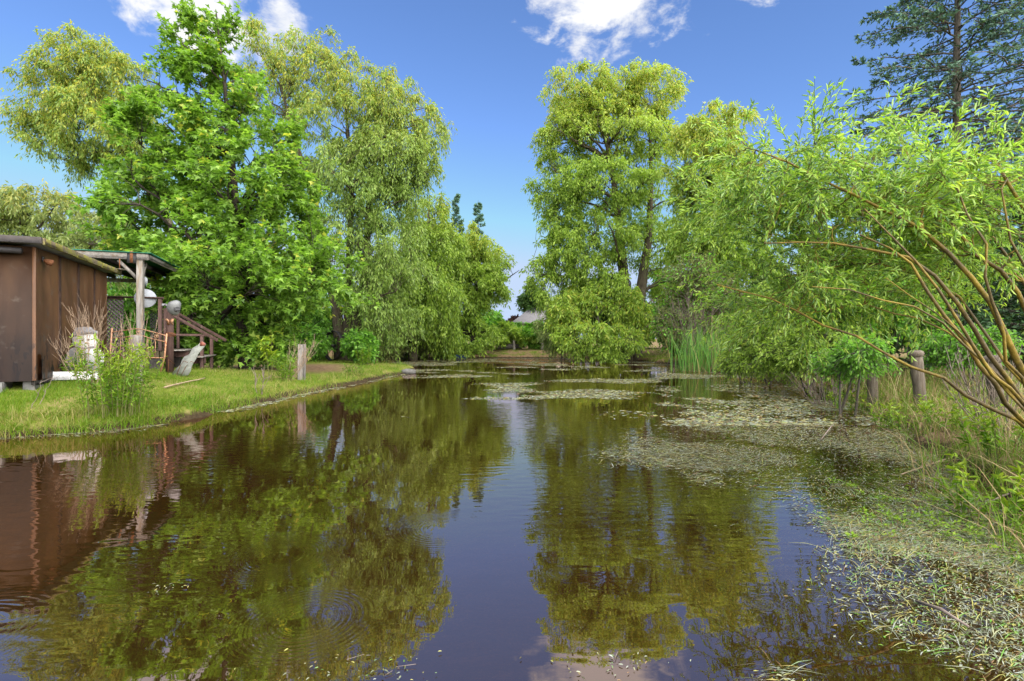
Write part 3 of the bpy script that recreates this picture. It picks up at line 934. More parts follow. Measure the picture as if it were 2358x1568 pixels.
Y = 38.0
Ts = [on_ground(stem(Y, (1446, 810, .55), (1440, 700, .44), (1434, 600, .36), (1420, 470, .24), (1400, 330, .13), (1385, 210, .04))),
      on_ground(stem(Y, (1462, 810, .5), (1478, 650, .38), (1492, 560, .28), (1500, 420, .17), (1495, 250, .05))),
      stem(Y, (1442, 690, .28), (1390, 660, .19), (1330, 640, .12), (1230, 630, .03))]
lobs = [lob(1310, 225, 75, 55, Y, 3.6), lob(1395, 230, 75, 60, Y, 3.6), lob(1490, 225, 72, 65, Y, 3.6, .6), lob(1400, 310, 130, 70, Y, 4.2, -.4), lob(1295, 330, 62, 70, Y, 3.2, .4), lob(1500, 330, 66, 80, Y, 3.6),
        lob(1285, 430, 62, 60, Y, 3.2), lob(1390, 430, 110, 80, Y, 4.4, -.8), lob(1495, 460, 78, 80, Y, 3.8), lob(1290, 520, 58, 50, Y, 3.0), lob(1370, 545, 105, 50, Y, 4.2, -.8), lob(1515, 560, 75, 60, Y, 3.8),
        lob(1300, 600, 85, 38, Y, 3.4), lob(1262, 655, 50, 40, Y, 2.6), lob(1340, 655, 55, 32, Y, 2.8), lob(1410, 640, 50, 30, Y, 2.6, -1.2), lob(1530, 650, 45, 45, Y, 2.6, .5), lob(1350, 250, 60, 40, Y, 3), lob(1440, 205, 55, 40, Y, 3)]
plant('willow_tree', 'tallest willow right of the sky gap, broad green crown with square top', 'tree', base_of(Ts[0]), Ts, lobs, 90, 700, 4800, 25, (.16, .32), .34, L_WILLOW2, BARK_WILLOW, 26,
      young=gold(13, 20, .55), droop=.45, ldroop=.6, twig=(.6, 1.4), arch=.15, slope=.5, jit=.12)

Y = 31.0
T = on_ground(stem(Y, (1606, 816, .36), (1610, 690, .28), (1625, 540, .2), (1645, 400, .12), (1660, 280, .03)))
lobs = [lob(1650, 300, 80, 55, Y, 2.6), lob(1590, 350, 60, 65, Y, 2.4), lob(1690, 380, 65, 60, Y, 2.6), lob(1620, 430, 90, 70, Y, 3), lob(1690, 480, 80, 70, Y, 2.8), lob(1600, 540, 75, 65, Y, 2.8), lob(1680, 580, 80, 60, Y, 2.8)]
plant('willow_tree', 'yellowish willow between the tallest willow and the overhanging near branches', 'tree', base_of(T), [T], lobs, 34, 280, 2300, 24, (.14, .30), .32, L_WILLOW2, BARK_DARK, 27,
      young=gold(8, 14, .6), droop=.6, ldroop=.7, twig=(.6, 1.3), arch=.15, slope=.45, jit=.10)


def bush(name, label, cat, lobs, n1, n2, n3, per, size, width, leaf, bark, seed, group=None, tmpl=T_DIA, **kw):
    """several stems from one root, no single trunk"""
    L = np.array(lobs)
    cx, cyy = np.average(L[:, 0], weights=L[:, 3]), np.average(L[:, 1], weights=L[:, 3])
    z0 = gz(cx, cyy)
    rng = np.random.default_rng(seed + 999)
    Ts = []
    for k in range(3):
        l = L[rng.integers(len(L))]
        sx, sy = cx + rng.normal() * .15, cyy + rng.normal() * .15
        top = (l[0] + rng.normal() * .1, l[1] + rng.normal() * .1, l[2])
        r = 0.012 * max(1.0, l[2] - z0) + 0.012
        Ts.append([(sx, sy, z0 - .1, r), ((sx + top[0]) / 2, (sy + top[1]) / 2, z0 + (top[2] - z0) * .6, r * .7), top + (r * .3,)])
    kw.setdefault('slope', .5)
    return plant(name, label, cat, (cx, cyy, z0), Ts, lobs, n1, n2, n3, per, size, width, leaf, bark, seed, tmpl, group, trunk_name='stems', crown_name='foliage', **kw)


Y = 35.5
bush('willow_bush', 'low willow bush hanging over the water below the tallest willow', 'bush', [lob(1300, 715, 50, 45, Y, 2.0), lob(1370, 690, 50, 40, Y, 1.8, .8), lob(1440, 705, 55, 42, Y, 2.0, .5), lob(1480, 745, 40, 30, Y, 1.6, .8), lob(1345, 770, 90, 36, Y, 2.2, -.6), lob(1430, 780, 50, 34, Y, 2, -.4), lob(1395, 812, 35, 15, Y, 1, -1.2)],
     20, 170, 1500, 18, (.16, .34), .34, L_WILLOW2, BARK_GREY, 31, droop=.5, ldroop=.6, twig=(.4, .9), jit=.1, young=gold(0, 3, .15))
bush('willow_bush', 'pale silvery bush at the waterline left of the overhanging willow bush', 'bush', [lob(1285, 760, 50, 45, 37, 1.6), lob(1305, 790, 45, 28, 37, 1.4)], 10, 80, 650, 16, (.14, .28), .34, L_WILLOW3, BARK_GREY, 32, droop=.4, ldroop=.5, twig=(.3, .8), jit=.1)
Y = 29.0
bush('tangled_shrub', 'dull green shrub with grey dead twigs behind the cattails', 'bush', [lob(1590, 640, 60, 60, Y, 1.8), lob(1570, 720, 62, 62, Y, 1.9), lob(1650, 690, 60, 60, Y, 1.9), lob(1610, 770, 90, 40, Y, 2)],
     24, 200, 1500, 12, (.10, .22), .45, L_DULL, DEADWOOD, 33, droop=.15, twig=(.4, 1.0), jit=.1, minr=.012, young=lambda p, t, r: (r.random(len(p)) < .18) * 1.)
bush('creeper_shrub', 'bright green leafy shrub at the bank just left of the cattails', 'bush', [lob(1540, 740, 36, 50, 30.5, 1.2), lob(1560, 790, 36, 25, 30.5, 1.1)], 8, 60, 380, 12, (.14, .26), .6, L_SHRUB, BARK_GREY, 34, droop=.3, twig=(.3, .7))
# far bank shrubs and background
bush('leafy_shrub', 'rounded green shrub on the far bank beside the house roof, left one', 'bush', [lob(1150, 765, 36, 28, 50, 2), lob(1180, 770, 26, 22, 50, 1.8)], 10, 80, 650, 16, (.22, .42), .6, L_SHRUB, BARK_GREY, 35, tmpl=T_TRI, droop=.2, twig=(.4, .9))
bush('leafy_shrub', 'dark green shrub on the far bank directly below the house roof', 'bush', [lob(1228, 770, 34, 27, 48, 2), lob(1262, 772, 28, 26, 48, 1.8)], 10, 80, 650, 16, (.22, .42), .6, L_SHRUB, BARK_GREY, 36, tmpl=T_TRI, droop=.2, twig=(.4, .9))
bush('leafy_shrub', 'bright green rounded shrub at the foot of the three stemmed willow', 'bush', [lob(826, 792, 30, 28, 25.5, .8), lob(845, 806, 20, 16, 25.5, .6)], 8, 60, 480, 14, (.12, .22), .6, L_SHRUB, BARK_GREY, 37, droop=.25, twig=(.2, .5), jit=.04)
bush('leafy_shrub', 'mid green bush in the shade between the maple and the willow stems', 'bush', [lob(715, 780, 45, 40, 27, 1.6), lob(665, 785, 40, 35, 27, 1.5), lob(735, 740, 40, 40, 28.5, 1.5)], 10, 90, 900, 14, (.14, .26), .55, L_SHRUB, BARK_GREY, 38, tmpl=T_TRI, droop=.25, twig=(.3, .8))
bush('leafy_shrub', 'dense bush across the inlet right of the three stemmed willow', 'bush', [lob(900, 770, 48, 45, 37.5, 2), lob(955, 790, 45, 26, 41.8, 2), lob(870, 790, 40, 35, 36.8, 1.6)], 12, 110, 1000, 14, (.18, .34), .5, L_DULL, BARK_GREY, 39, tmpl=T_TRI, droop=.3, twig=(.4, .9))
bush('leafy_shrub', 'low leafy bush by the far posts below the small open willow', 'bush', [lob(1012, 800, 32, 13, 45.2, 1.2), lob(985, 803, 20, 10, 45.2, 1.)], 8, 50, 420, 14, (.18, .34), .5, L_SHRUB, BARK_GREY, 40, tmpl=T_TRI, droop=.25, twig=(.3, .7))

BG = 'dense trees closing the view behind the pond'
bgt = [(700, 690, 48, 70, 90, 'between the maple and the three stemmed willow'), (560, 690, 36, 90, 100, 'directly behind the maple trunk'), (860, 700, 50, 60, 80, 'right behind the three stemmed willow'), (330, 700, 33, 90, 80, 'behind the pergola roof'),
       (930, 660, 56, 60, 80, 'behind the rounded yellow green willow'), (1000, 720, 55, 45, 50, 'low behind the small open willow'), (1540, 690, 46, 70, 80, 'right behind the trunks of the tallest willow'), (1700, 660, 38, 90, 90, 'behind the yellowish willow'),
       (1850, 650, 30, 110, 90, 'behind the light green bush of the right bank'), (2010, 660, 26, 110, 100, 'behind the right bank posts'), (2180, 640, 24, 110, 100, 'between the blue spruce and the dark conifer'), (2350, 660, 20, 90, 110, 'at the right edge behind the golden stems'),
       (470, 640, 40, 80, 90, 'behind the left side of the maple'), (1400, 690, 50, 60, 60, 'behind the left trunk of the tallest willow'), (1310, 720, 56, 40, 40, 'beside the far house roof on its right'), (1110, 740, 58, 40, 35, 'low behind the far bank shrubs, left of the house')]
for k, (u, v, Yb, ru, rv, lbt) in enumerate(bgt):
    T = on_ground(stem(Yb, (u, 810, .22), (u + 4, v + 40, .16), (u - 5, v - rv * .5, .06)))
    plant('background_tree', 'dense green background tree ' + lbt, 'tree', base_of(T), [T], [lob(u, v, ru, rv, Yb, 3), lob(u - ru * .4, v + rv * .6, ru * .8, rv * .6, Yb, 2.6), lob(u + ru * .4, v + rv * .7, ru * .7, rv * .5, Yb, 2.6)],
          12, 80, 760, 13, (.26, .5), .55, (L_SHRUB, L_DARK, L_WILLOW)[k % 3], BARK_DARK, 50 + k, T_TRI, BG, droop=.3, twig=(.6, 1.4), jit=.15, twn=3, twigset=False)
Yb = 78
for nm, lb, u, v, ru, rv, lf in (('golden_leaf_tree', 'bright yellow leaved tree glimpsed through the tallest willow', 1345, 680, 45, 25, L_YELLOW), ('shade_tree', 'dark green tree rising behind the far house roof', 1228, 690, 30, 28, L_DARK),
                                 ('purple_leaf_tree', 'small purple leaved tree left of the far house roof', 1186, 744, 8, 7, L_PURPLE)):
    T = on_ground(stem(Yb, (u, 800, .22), (u, v + 20, .15), (u, v - rv * .4, .05)))
    plant(nm, lb, 'tree', base_of(T), [T], [lob(u, v, ru, rv, Yb, 2.5), lob(u, v + rv * .7, ru * .9, rv * .8, Yb, 2.5)], 12, 90, 600, 14, (.3, .55), .6, lf, BARK_DARK, int(u), T_TRI, droop=.2, twig=(.5, 1.1), jit=.15, twn=3, twigset=False)


# ------------------------------------------------------------------ conifers
def spruce(name, label, base, height, rad, leaf, bark, seed, z0=0.4, whorl=0.42, nb=7, shoots=26, tuft=9, tsize=(.05, .10), sag=.25, group=None, twidth=.35, up=.25):
    rng = np.random.default_rng(seed)
    bx, by, bz = base
    root = thing(name, label, 'tree', base, group)
    r0 = height * .0095 + .03
    Tp = np.array([(bx + rng.normal() * .02, by + rng.normal() * .02, bz - .1 + (height + .1) * k / 11) for k in range(12)])
    V, Q = tubes(Tp[None], (r0 * np.linspace(1, .08, 12))[None], 9)
    part('trunk', V, Q, bark, root, True)
    zs = []
    z = z0
    while z < height - .15:
        zs += [z] * max(4, int(nb * (1 if z < height * .8 else .8)))
        z += whorl * (1 - .45 * z / height)
    zs = np.array(zs) + rng.normal(size=len(zs)) * whorl * .25
    zs = np.clip(zs, z0 * .6, height - .1)
    B = len(zs)
    ang = rng.random(B) * 2 * math.pi
    ln = rad * (1 - zs / height) ** .85 * rng.uniform(.72, 1.08, B) + .12
    od = np.stack([np.cos(ang), np.sin(ang), 0 * ang], -1)
    tcur = np.linspace(0, 1, 8)
    rise = up * (0.25 + zs / height)
    P = np.zeros((B, 8, 3))
    P[:, :, :2] = np.array([bx, by]) + od[:, None, :2] * ln[:, None, None] * tcur[None, :, None]
    P[:, :, 2] = bz + zs[:, None] + ln[:, None] * (rise[:, None] * tcur - sag * 1.6 * tcur ** 2 * (1 - zs / height * .6)[:, None] + .18 * tcur ** 4)
    P[:, 1:] += rng.normal(size=(B, 7, 3)) * .02 * ln[:, None, None]
    rb = (.008 + ln * .008)[:, None] * np.linspace(1, .25, 8)[None]
    mb = MB()
    V, Q = tubes(P, rb, 5)
    mb.raw(V, Q)
    # shoots left and right of every branch
    k = np.repeat(np.arange(B), shoots)
    N = len(k)
    tt = np.clip(.12 + .88 * rng.random(N) ** .8, 0, .999)
    x = tt * 7
    i0 = x.astype(int)
    f = (x - i0)[:, None]
    st = P[k, i0] * (1 - f) + P[k, i0 + 1] * f
    dr = unit(P[k, i0 + 1] - P[k, i0])
    side = np.cross(dr, np.array([0, 0, 1.0]))
    sg = np.where(rng.random(N) < .5, -1, 1)[:, None]
    sl = (.10 + .30 * ln[k] * (1 - tt) ** .7 * rng.uniform(.5, 1, N))[:, None]
    en = st + unit(dr * .8 + side * sg * .75 + rng.normal(size=(N, 3)) * .22 + np.array([0, 0, -.18])) * sl
    S3 = np.stack([st, (st + en) / 2 + np.array([0, 0, .04]) * sl, en], 1)
    V, Q = tubes(S3[:, ::2], np.full((N, 2), .0045), 3)
    mb.raw(V, Q)
    mb.part('branches', bark, root, True)
    kk = np.repeat(np.arange(N), tuft)
    n2 = len(kk)
    tq = rng.random(n2) ** .75
    x = tq * 2
    j0 = np.minimum(x.astype(int), 1)
    f = (x - j0)[:, None]
    pos = S3[kk, j0] * (1 - f) + S3[kk, j0 + 1] * f
    dd = unit(en - st)[kk]
    ax = unit(dd * .9 + rand_dirs(rng, n2) * .75 + np.array([0, 0, .15]))
    V, Fc, nf = place_leaves(pos, ax, rand_dirs(rng, n2) + np.array([0, 0, .6]), rng.uniform(tsize[0], tsize[1], n2), twidth, T_DIA)
    rnd = np.clip(.25 + .5 * tq + rng.normal(size=n2) * .18, 0, 1)
    part('crown', V, Fc, leaf, root, False, {'rnd': rnd, 'young': (rng.random(n2) < .03) * 1.0})
    return root


def gpt(u, Yd):
    x = (u - 1179) / F * Yd
    return (x, Yd, gz(x, Yd))


spruce('blue_spruce', 'tall blue spruce with layered branches at the upper right corner', gpt(2203, 18.5), 20.0, 6.6, L_SPRUCE, BARK_GREY, 71, z0=4.5, whorl=.64, nb=6, shoots=30, tuft=8, tsize=(.10, .19), sag=.34)
spruce('blue_spruce', 'second blue spruce reaching in from beyond the right edge', gpt(2440, 17.0), 20.5, 6.4, L_SPRUCE, BARK_GREY, 72, z0=6, whorl=.8, nb=6, shoots=24, tuft=7, tsize=(.11, .20), sag=.30)
spruce('dark_spruce', 'dark pointed spruce top behind the far willows, left of two', gpt(1052, 62), 18.6, 2.7, L_SPRUCE, BARK_DARK, 73, z0=5, whorl=.9, nb=6, shoots=14, tuft=6, tsize=(.2, .36), sag=.2)
spruce('dark_spruce', 'dark pointed spruce top behind the far willows, right of two', gpt(1101, 60), 17.2, 2.5, L_SPRUCE, BARK_DARK, 74, z0=5, whorl=.9, nb=6, shoots=14, tuft=6, tsize=(.2, .36), sag=.2)
spruce('dark_fir', 'dark green conifer with low skirts behind the capped leaning post', gpt(2215, 13.4), 4.6, 2.6, L_FIR, BARK_DARK, 75, z0=.35, whorl=.34, nb=7, shoots=20, tuft=7, tsize=(.08, .14), sag=.12)
spruce('dark_fir', 'dark green conifer partly hidden by the yellow branches at the right edge', gpt(2390, 11.5), 4.2, 2.2, L_FIR, BARK_DARK, 76, z0=.35, whorl=.36, nb=7, shoots=18, tuft=7, tsize=(.08, .14), sag=.12)

# ------------------------------------------------------------------ right bank shrubs
bush('leafy_shrub', 'light green bush on the right bank behind the low willow shoots', 'bush', [lob(1760, 740, 75, 65, 17.5, 1.3), lob(1840, 720, 70, 70, 17.5, 1.4), lob(1720, 800, 60, 40, 18.5, 1.1), lob(1800, 690, 60, 50, 18, 1.3)],
     14, 130, 1300, 13, (.09, .17), .45, L_WILLOW2, BARK_GREY, 81, droop=.25, twig=(.3, .7), jit=.05)
bush('leafy_shrub', 'bright green leafy shrub above the right bank posts', 'bush', [lob(2000, 690, 80, 60, 12.8, 1.1), lob(2080, 730, 55, 45, 12.8, 1), lob(1930, 730, 60, 60, 13.5, 1.1), lob(2040, 640, 70, 50, 13.5, 1)],
     14, 120, 1200, 13, (.08, .15), .55, L_SHRUB, BARK_GREY, 82, droop=.2, twig=(.25, .6), jit=.05, young=lambda p, t, r: (t > .7) * (r.random(len(p)) < .35) * .7)
bush('leafy_shrub', 'dusky olive bush with brown stems low on the right bank', 'bush', [lob(1880, 800, 65, 45, 13.4, .8), lob(1810, 815, 55, 35, 14.8, .8), lob(1930, 790, 50, 50, 12.6, .8)],
     14, 110, 900, 12, (.08, .14), .40, L_WILLOW2, BARK_DARK, 83, droop=.2, twig=(.25, .6), jit=.05, minr=.007)

bush('leafy_shrub', 'low green shrub in front of the half hidden old post', 'bush', [lob(1985, 815, 45, 32, 9.9, .5), lob(1930, 830, 40, 28, 10.6, .5)], 10, 70, 620, 11, (.05, .10), .45, L_SHRUB, BARK_GREY, 84, droop=.2, twig=(.15, .4), jit=.03)
bush('leafy_shrub', 'bright green shrub right of the capped leaning post', 'bush', [lob(2210, 800, 50, 38, 10.2, .6), lob(2270, 790, 45, 40, 10.2, .6)], 10, 70, 620, 11, (.05, .10), .45, L_SHRUB, BARK_GREY, 85, droop=.2, twig=(.15, .4), jit=.03)
bush('leafy_shrub', 'light green shrub at the waterline below the light green bush', 'bush', [lob(1745, 830, 50, 28, 17.3, .7), lob(1690, 835, 40, 24, 19, .7)], 10, 70, 620, 11, (.07, .14), .4, L_WILLOW2, BARK_GREY, 86, droop=.3, twig=(.2, .5), jit=.04)
bush('leafy_shrub', 'bright green shrub at the far bank under the sky gap', 'bush', [lob(1165, 770, 40, 24, 47.8, 1.8), lob(1205, 778, 30, 18, 47.8, 1.6)], 10, 70, 700, 14, (.2, .36), .6, L_WILLOW2, BARK_GREY, 87, tmpl=T_TRI, droop=.2, twig=(.3, .8))

# ------------------------------------------------------------------ the near overhanging golden willow
Y = 5.0
B0 = (5.55, 4.85)
bz = gz(*B0)


def nst(r0, r1, *pts):
    n = len(pts)
    return [(B0[0] + r0 * 2 * (hash((n, r0)) % 7 - 3) / 3, B0[1], bz - .1, r0)] + [tuple(at(u, v, yy)) + (r0 + (r1 - r0) * ((i + 1) / n) ** .8,) for i, (u, v, yy) in enumerate(pts)]


near_T = [nst(.034, .007, (2330, 820, 4.6), (2285, 705, 4.5), (2205, 600, 4.45), (2110, 520, 4.5), (1930, 430, 4.6), (1740, 345, 4.8)),
          nst(.030, .006, (2400, 820, 4.9), (2350, 680, 4.8), (2260, 590, 4.75), (2170, 490, 4.8), (2020, 410, 4.9), (1910, 330, 5.0)),
          nst(.032, .006, (2440, 800, 4.7), (2395, 600, 4.6), (2345, 450, 4.6), (2280, 350, 4.6), (2240, 370, 4.7)),
          nst(.022, .005, (2290, 940, 4.7), (2150, 865, 4.7), (1960, 775, 4.9), (1800, 700, 5.1), (1650, 655, 5.3)),
          nst(.024, .006, (2310, 930, 4.3), (2240, 800, 4.2), (2115, 650, 4.2), (2100, 600, 4.2), (1980, 540, 4.3)),
          nst(.026, .006, (2330, 900, 4.4), (2210, 700, 4.3), (2120, 600, 4.3), (1960, 560, 4.4), (1760, 560, 4.6)),
          nst(.020, .005, (2340, 860, 4.9), (2190, 660, 5.2), (2000, 600, 5.4), (1780, 640, 5.6)),
          nst(.026, .006, (2420, 760, 5.4), (2300, 560, 5.6), (2150, 420, 5.8), (2060, 370, 5.9)),
          nst(.014, .004, (2320, 900, 4.1), (2200, 760, 4.0), (2060, 690, 4.0), (1870, 660, 4.2)),
          nst(.018, .004, (2300, 880, 3.9), (2180, 700, 3.8), (2080, 560, 3.8), (1990, 480, 3.9)),
          nst(.016, .004, (2330, 840, 4.2), (2270, 640, 4.1), (2250, 520, 4.1), (2190, 400, 4.2), (2150, 410, 4.3)),
          nst(.014, .004, (2350, 900, 4.6), (2180, 760, 5.0), (1990, 700, 5.3), (1820, 720, 5.6)),
          nst(.012, .003, (2350, 940, 4.0), (2270, 830, 3.9), (2190, 740, 3.9), (2040, 640, 3.9)),
          nst(.016, .004, (2400, 700, 4.4), (2330, 560, 4.3), (2300, 440, 4.3), (2320, 410, 4.4))]
lobs = [lob(1760, 400, 150, 55, Y, .8, .2), lob(1930, 385, 110, 55, Y, .9, .2), lob(2120, 420, 150, 50, Y, .9, .1), lob(2300, 440, 110, 50, Y, .9), lob(1830, 490, 170, 65, Y, 1.0, .3), lob(2050, 480, 170, 75, Y, 1.0),
        lob(2270, 490, 130, 80, Y, 1.0, .3), lob(1800, 590, 140, 60, Y, 1.0, .4), lob(2000, 590, 130, 55, Y, .9, .5), lob(1760, 675, 120, 50, Y, .9, .6), lob(1890, 690, 110, 55, Y, .9, .8), lob(2230, 600, 110, 60, Y, .9, .9), lob(1700, 330, 60, 25, Y, .5, .3),
        lob(1950, 480, 160, 80, 4.7, .5), lob(2180, 470, 160, 75, 4.7, .5), lob(2300, 560, 90, 70, 4.8, .4), lob(1830, 430, 110, 55, 4.8, .4), lob(2050, 640, 150, 60, 5.6, .7), lob(1760, 750, 90, 35, 6.2, .5)]
plant('golden_willow', 'near golden stemmed willow arching over the water from the right edge', 'tree', (B0[0], B0[1], bz), near_T, lobs, 80, 380, 1850, 23, (.045, .085), .165, L_NEAR, BARK_GOLD, 91, T_LONG,
      young=lambda p, t, r: (t > .6) * (r.random(len(p)) < .2) * r.uniform(.3, .8, len(p)), droop=.10, ldroop=.15, flat=.35, twig=(.30, .80), arch=.08, slope=.2, jit=.004, spread=.42, along=.95, minr=.0022, trunk_name='stems', tlo=.35, wob=.13, tj=.012)

# ================================================================== shed, pergola, deck
Z = np.array([0, 0, 1.0])


def V3(x, y, z=0.0):
    return np.array([x, y, z], float)


# --- shed: near corner O, long wall recedes along A, front runs left along B
O = V3(-8.83, 9.46)
A = unit(V3(-0.396, 0.918))
Bv = unit(V3(-0.918, -0.396))
zb, zt = 0.76, 3.22
shed = thing('garden_shed', 'brown sheet clad shed with flat mossy edged roof at the left edge', 'shed', tuple(O + Z * gz(O[0], O[1])))
rng = np.random.default_rng(5)
mb = MB()
mb.box(O + A * 1.98 + Bv * 2.1 + Z * ((zb + zt) / 2), A * 1.93, Bv * 2.05, Z * ((zt - zb) / 2 - .01))
mb.part('frame', SHED_SEAM, shed)
for k in range(4):                                     # sheets of the long wall, with a batten at each seam
    wdt = .97
    off = rng.normal() * .002
    c = O + A * (k * .99 + .50) + Z * ((zb + zt) / 2) - Bv * (.0 + off)
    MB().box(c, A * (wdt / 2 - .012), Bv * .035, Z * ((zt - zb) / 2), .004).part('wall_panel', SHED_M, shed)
    if k:
        MB().box(O + A * (k * .99 + .035) + Z * ((zb + zt) / 2) - Bv * .047, A * .022, Bv * .012, Z * ((zt - zb) / 2 - .02), .004).part('batten', SHED_SEAM, shed)
for k in range(3):                                     # sheets of the front
    c = O + Bv * (k * 1.22 + .60) + Z * ((zb + zt) / 2) - A * (-.0)
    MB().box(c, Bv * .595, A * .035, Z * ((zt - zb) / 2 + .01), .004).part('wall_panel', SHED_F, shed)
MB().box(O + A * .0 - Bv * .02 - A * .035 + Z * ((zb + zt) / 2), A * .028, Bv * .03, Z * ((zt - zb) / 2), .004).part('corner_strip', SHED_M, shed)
roof = MB().box(O + A * 1.98 + Bv * 1.9 + Z * (zt + .095), A * 2.30, Bv * 2.12, Z * .045, .01).part('roof', ROOF_GREY, shed)
for k in range(3):                                     # mossy boards along the long eave
    s0, s1 = -.31 + k * 1.53, -.31 + (k + 1) * 1.53 - .012
    c = O - Bv * .245 + A * ((s0 + s1) / 2) + Z * (zt + .075 - k * .006)
    MB().box(c, A * ((s1 - s0) / 2), Bv * (.02 + .003 * k), Z * .062, .006).part('fascia_board', ROOF_MOSS, roof)
MB().box(O - A * .335 + Bv * 1.9 + Z * (zt + .085), Bv * 2.13, A * .015, Z * .06, .005).part('drip_edge', DRIP, roof)
MB().tube([O - A * .20 + Bv * .10 + Z * (zt - .10), O - A * .21 + Bv * 1.6 + Z * (zt - .085)], .055, 10).part('rolled_awning', IRON, shed, True)
lamp_o = O + A * .22 - Bv * .055 + Z * 3.02
lm = MB().lathe(lamp_o, [(.02, 0), (.035, .03), (.06, .07), (.062, .14), (.05, .15)], 12, unit(-Bv * .75 - Z * .3 + A * .2)).part('flood_lamp', RUST, shed, True)
MB().box(lamp_o + Z * .02, A * .03, Bv * .012, Z * .045).part('lamp_bracket', IRON, lm)
for k in range(7):
    c = O + (A * (.25 + k * .72) - Bv * .0 if k < 5 else Bv * (.5 + (k - 5) * 1.1)) + Z * .0
    g0 = gz(c[0], c[1])
    inn = Bv * .10 if k < 5 else A * .10
    MB().box(c + inn + Z * ((g0 - .08 + zb - .01) / 2), A * .19, Bv * .09, Z * ((zb - .01 - g0 + .08) / 2), .008).part('concrete_block', CONCRETE, shed)
MB().box(O + A * 1.98 + Bv * .02 + Z * (zb - .045), A * 1.96, Bv * .03, Z * .04, .005).part('skid', WOOD_DARK, shed)

# --- pergola
PA = unit(V3(-0.347, 0.938))
PB = unit(V3(-0.938, -0.347))
PO = V3(-9.66, 13.5)
PZ = 3.70
perg = thing('pergola', 'weathered wooden pergola with green corrugated roof beside the shed', 'pergola', (PO[0], PO[1], gz(PO[0], PO[1])))


def pp(a, b, z):
    return PO + PA * a + PB * b + Z * z


def pgz(a, b):
    q = pp(a, b, 0)
    return gz(q[0], q[1])


for a, b, m in ((.08, .14, WOOD_GREY), (5.15, .10, WOOD_BROWN), (5.15, 3.2, WOOD_BROWN), (.08, 3.2, WOOD_GREY)):
    MB().box(pp(a, b, (pgz(a, b) - .2 + PZ - .06) / 2), PA * .075, PB * .075, Z * ((PZ - .06 - pgz(a, b) + .2) / 2), .008).part('post', m, perg)
MB().beam(pp(0, -.06, PZ + .0), pp(0, 3.4, PZ + .0), .05, .16, bev=.006).part('beam', WOOD_PALE, perg)
MB().beam(pp(5.15, -.06, PZ - .13), pp(5.15, 3.4, PZ - .13), .05, .13, bev=.006).part('beam', WOOD_PALE, perg)
MB().beam(pp(.03, -.06, PZ + .005), pp(5.35, -.06, PZ + .005), .045, .13, bev=.006).part('beam', WOOD_GREY, perg)
for k, b in enumerate((.55, 1.15, 1.75, 2.35, 2.95)):
    MB().beam(pp(.03, b, PZ + .0), pp(5.35, b, PZ - .0), .045, .125, bev=.005).part('rafter', WOOD_DARK, perg)
for s, (a, b) in enumerate(((.08, .14),)):
    MB().beam(pp(a, b + .02, PZ - .62), pp(a, b + .48, PZ - .10), .05, .075).part('brace', WOOD_GREY, perg)
    MB().beam(pp(a + .02, b, PZ - .62), pp(a + .48, b, PZ - .10), .05, .075).part('brace', WOOD_PALE, perg)
MB().beam(pp(5.10, .10, PZ - .75), pp(4.6, .10, PZ - .10), .05, .075).part('brace', WOOD_GREY, perg)
MB().beam(pp(5.12, .16, PZ - .7), pp(5.12, .75, PZ - .18), .05, .075).part('brace', WOOD_PALE, perg)
na = 76 * 5
aa = np.linspace(-.08, 5.45, na)
hh = .012 * np.sin(aa / .0725 * 2 * math.pi)
Vr = []
for b in (-.14, 3.5):
    for off in (0, .004):
        Vr += [pp(a, b, PZ + .098 + h + off) for a, h in zip(aa, hh)]
i = np.arange(na - 1)
fr_ = [np.stack([i, i + 1, 2 * na + i + 1, 2 * na + i], -1), np.stack([na + i, 3 * na + i, 3 * na + i + 1, na + i + 1], -1), np.stack([i, na + i, na + i + 1, i + 1], -1)]
part('roof_sheet', Vr, [np.concatenate(fr_)], GREEN_R, perg, True)
MB().box(pp(-.035, .30, PZ - .05), PB * .10, PA * .006, Z * .13).part('dark_plate', BLACK_P, perg)
MB().box(pp(-.05, .30, PZ - .02), PB * .035, PA * .006, Z * .15).part('rusty_plate', RUST, perg)
dec = thing('hanging_feeder', 'small round tray on a rod hanging from the pergola front', 'feeder', pp(-.06, .55, PZ - .36))
MB().tube([pp(-.06, .55, PZ - .08), pp(-.06, .55, PZ - .35)], .012, 6).part('rod', RUST, dec)
MB().lathe(pp(-.06, .55, PZ - .37), [(.13, 0), (.15, .012), (.02, .03)], 14).part('tray', WOOD_PALE, dec, True)
disc = thing('round_disc', 'round white disc hanging behind the front pergola post', 'disc', pp(.42, .12, 2.55))
MB().lathe(pp(.42, .12, 2.64), [(.02, -.02), (.25, -.015), (.255, 0), (.24, .012), (.05, .022), (.02, .022)], 24, unit(V3(.55, -.8, 0))).part('plate', WHITE_D, disc, True)
MB().tube([pp(.42, .12, 2.85), pp(.42, .12, PZ - .08)], .006, 5).part('cord', IRON, disc)
MB().lathe(pp(.40, .12, 3.02), [(.01, 0), (.055, .02), (.055, .16), (.01, .2)], 10).part('float', WHITE_D, disc, True)

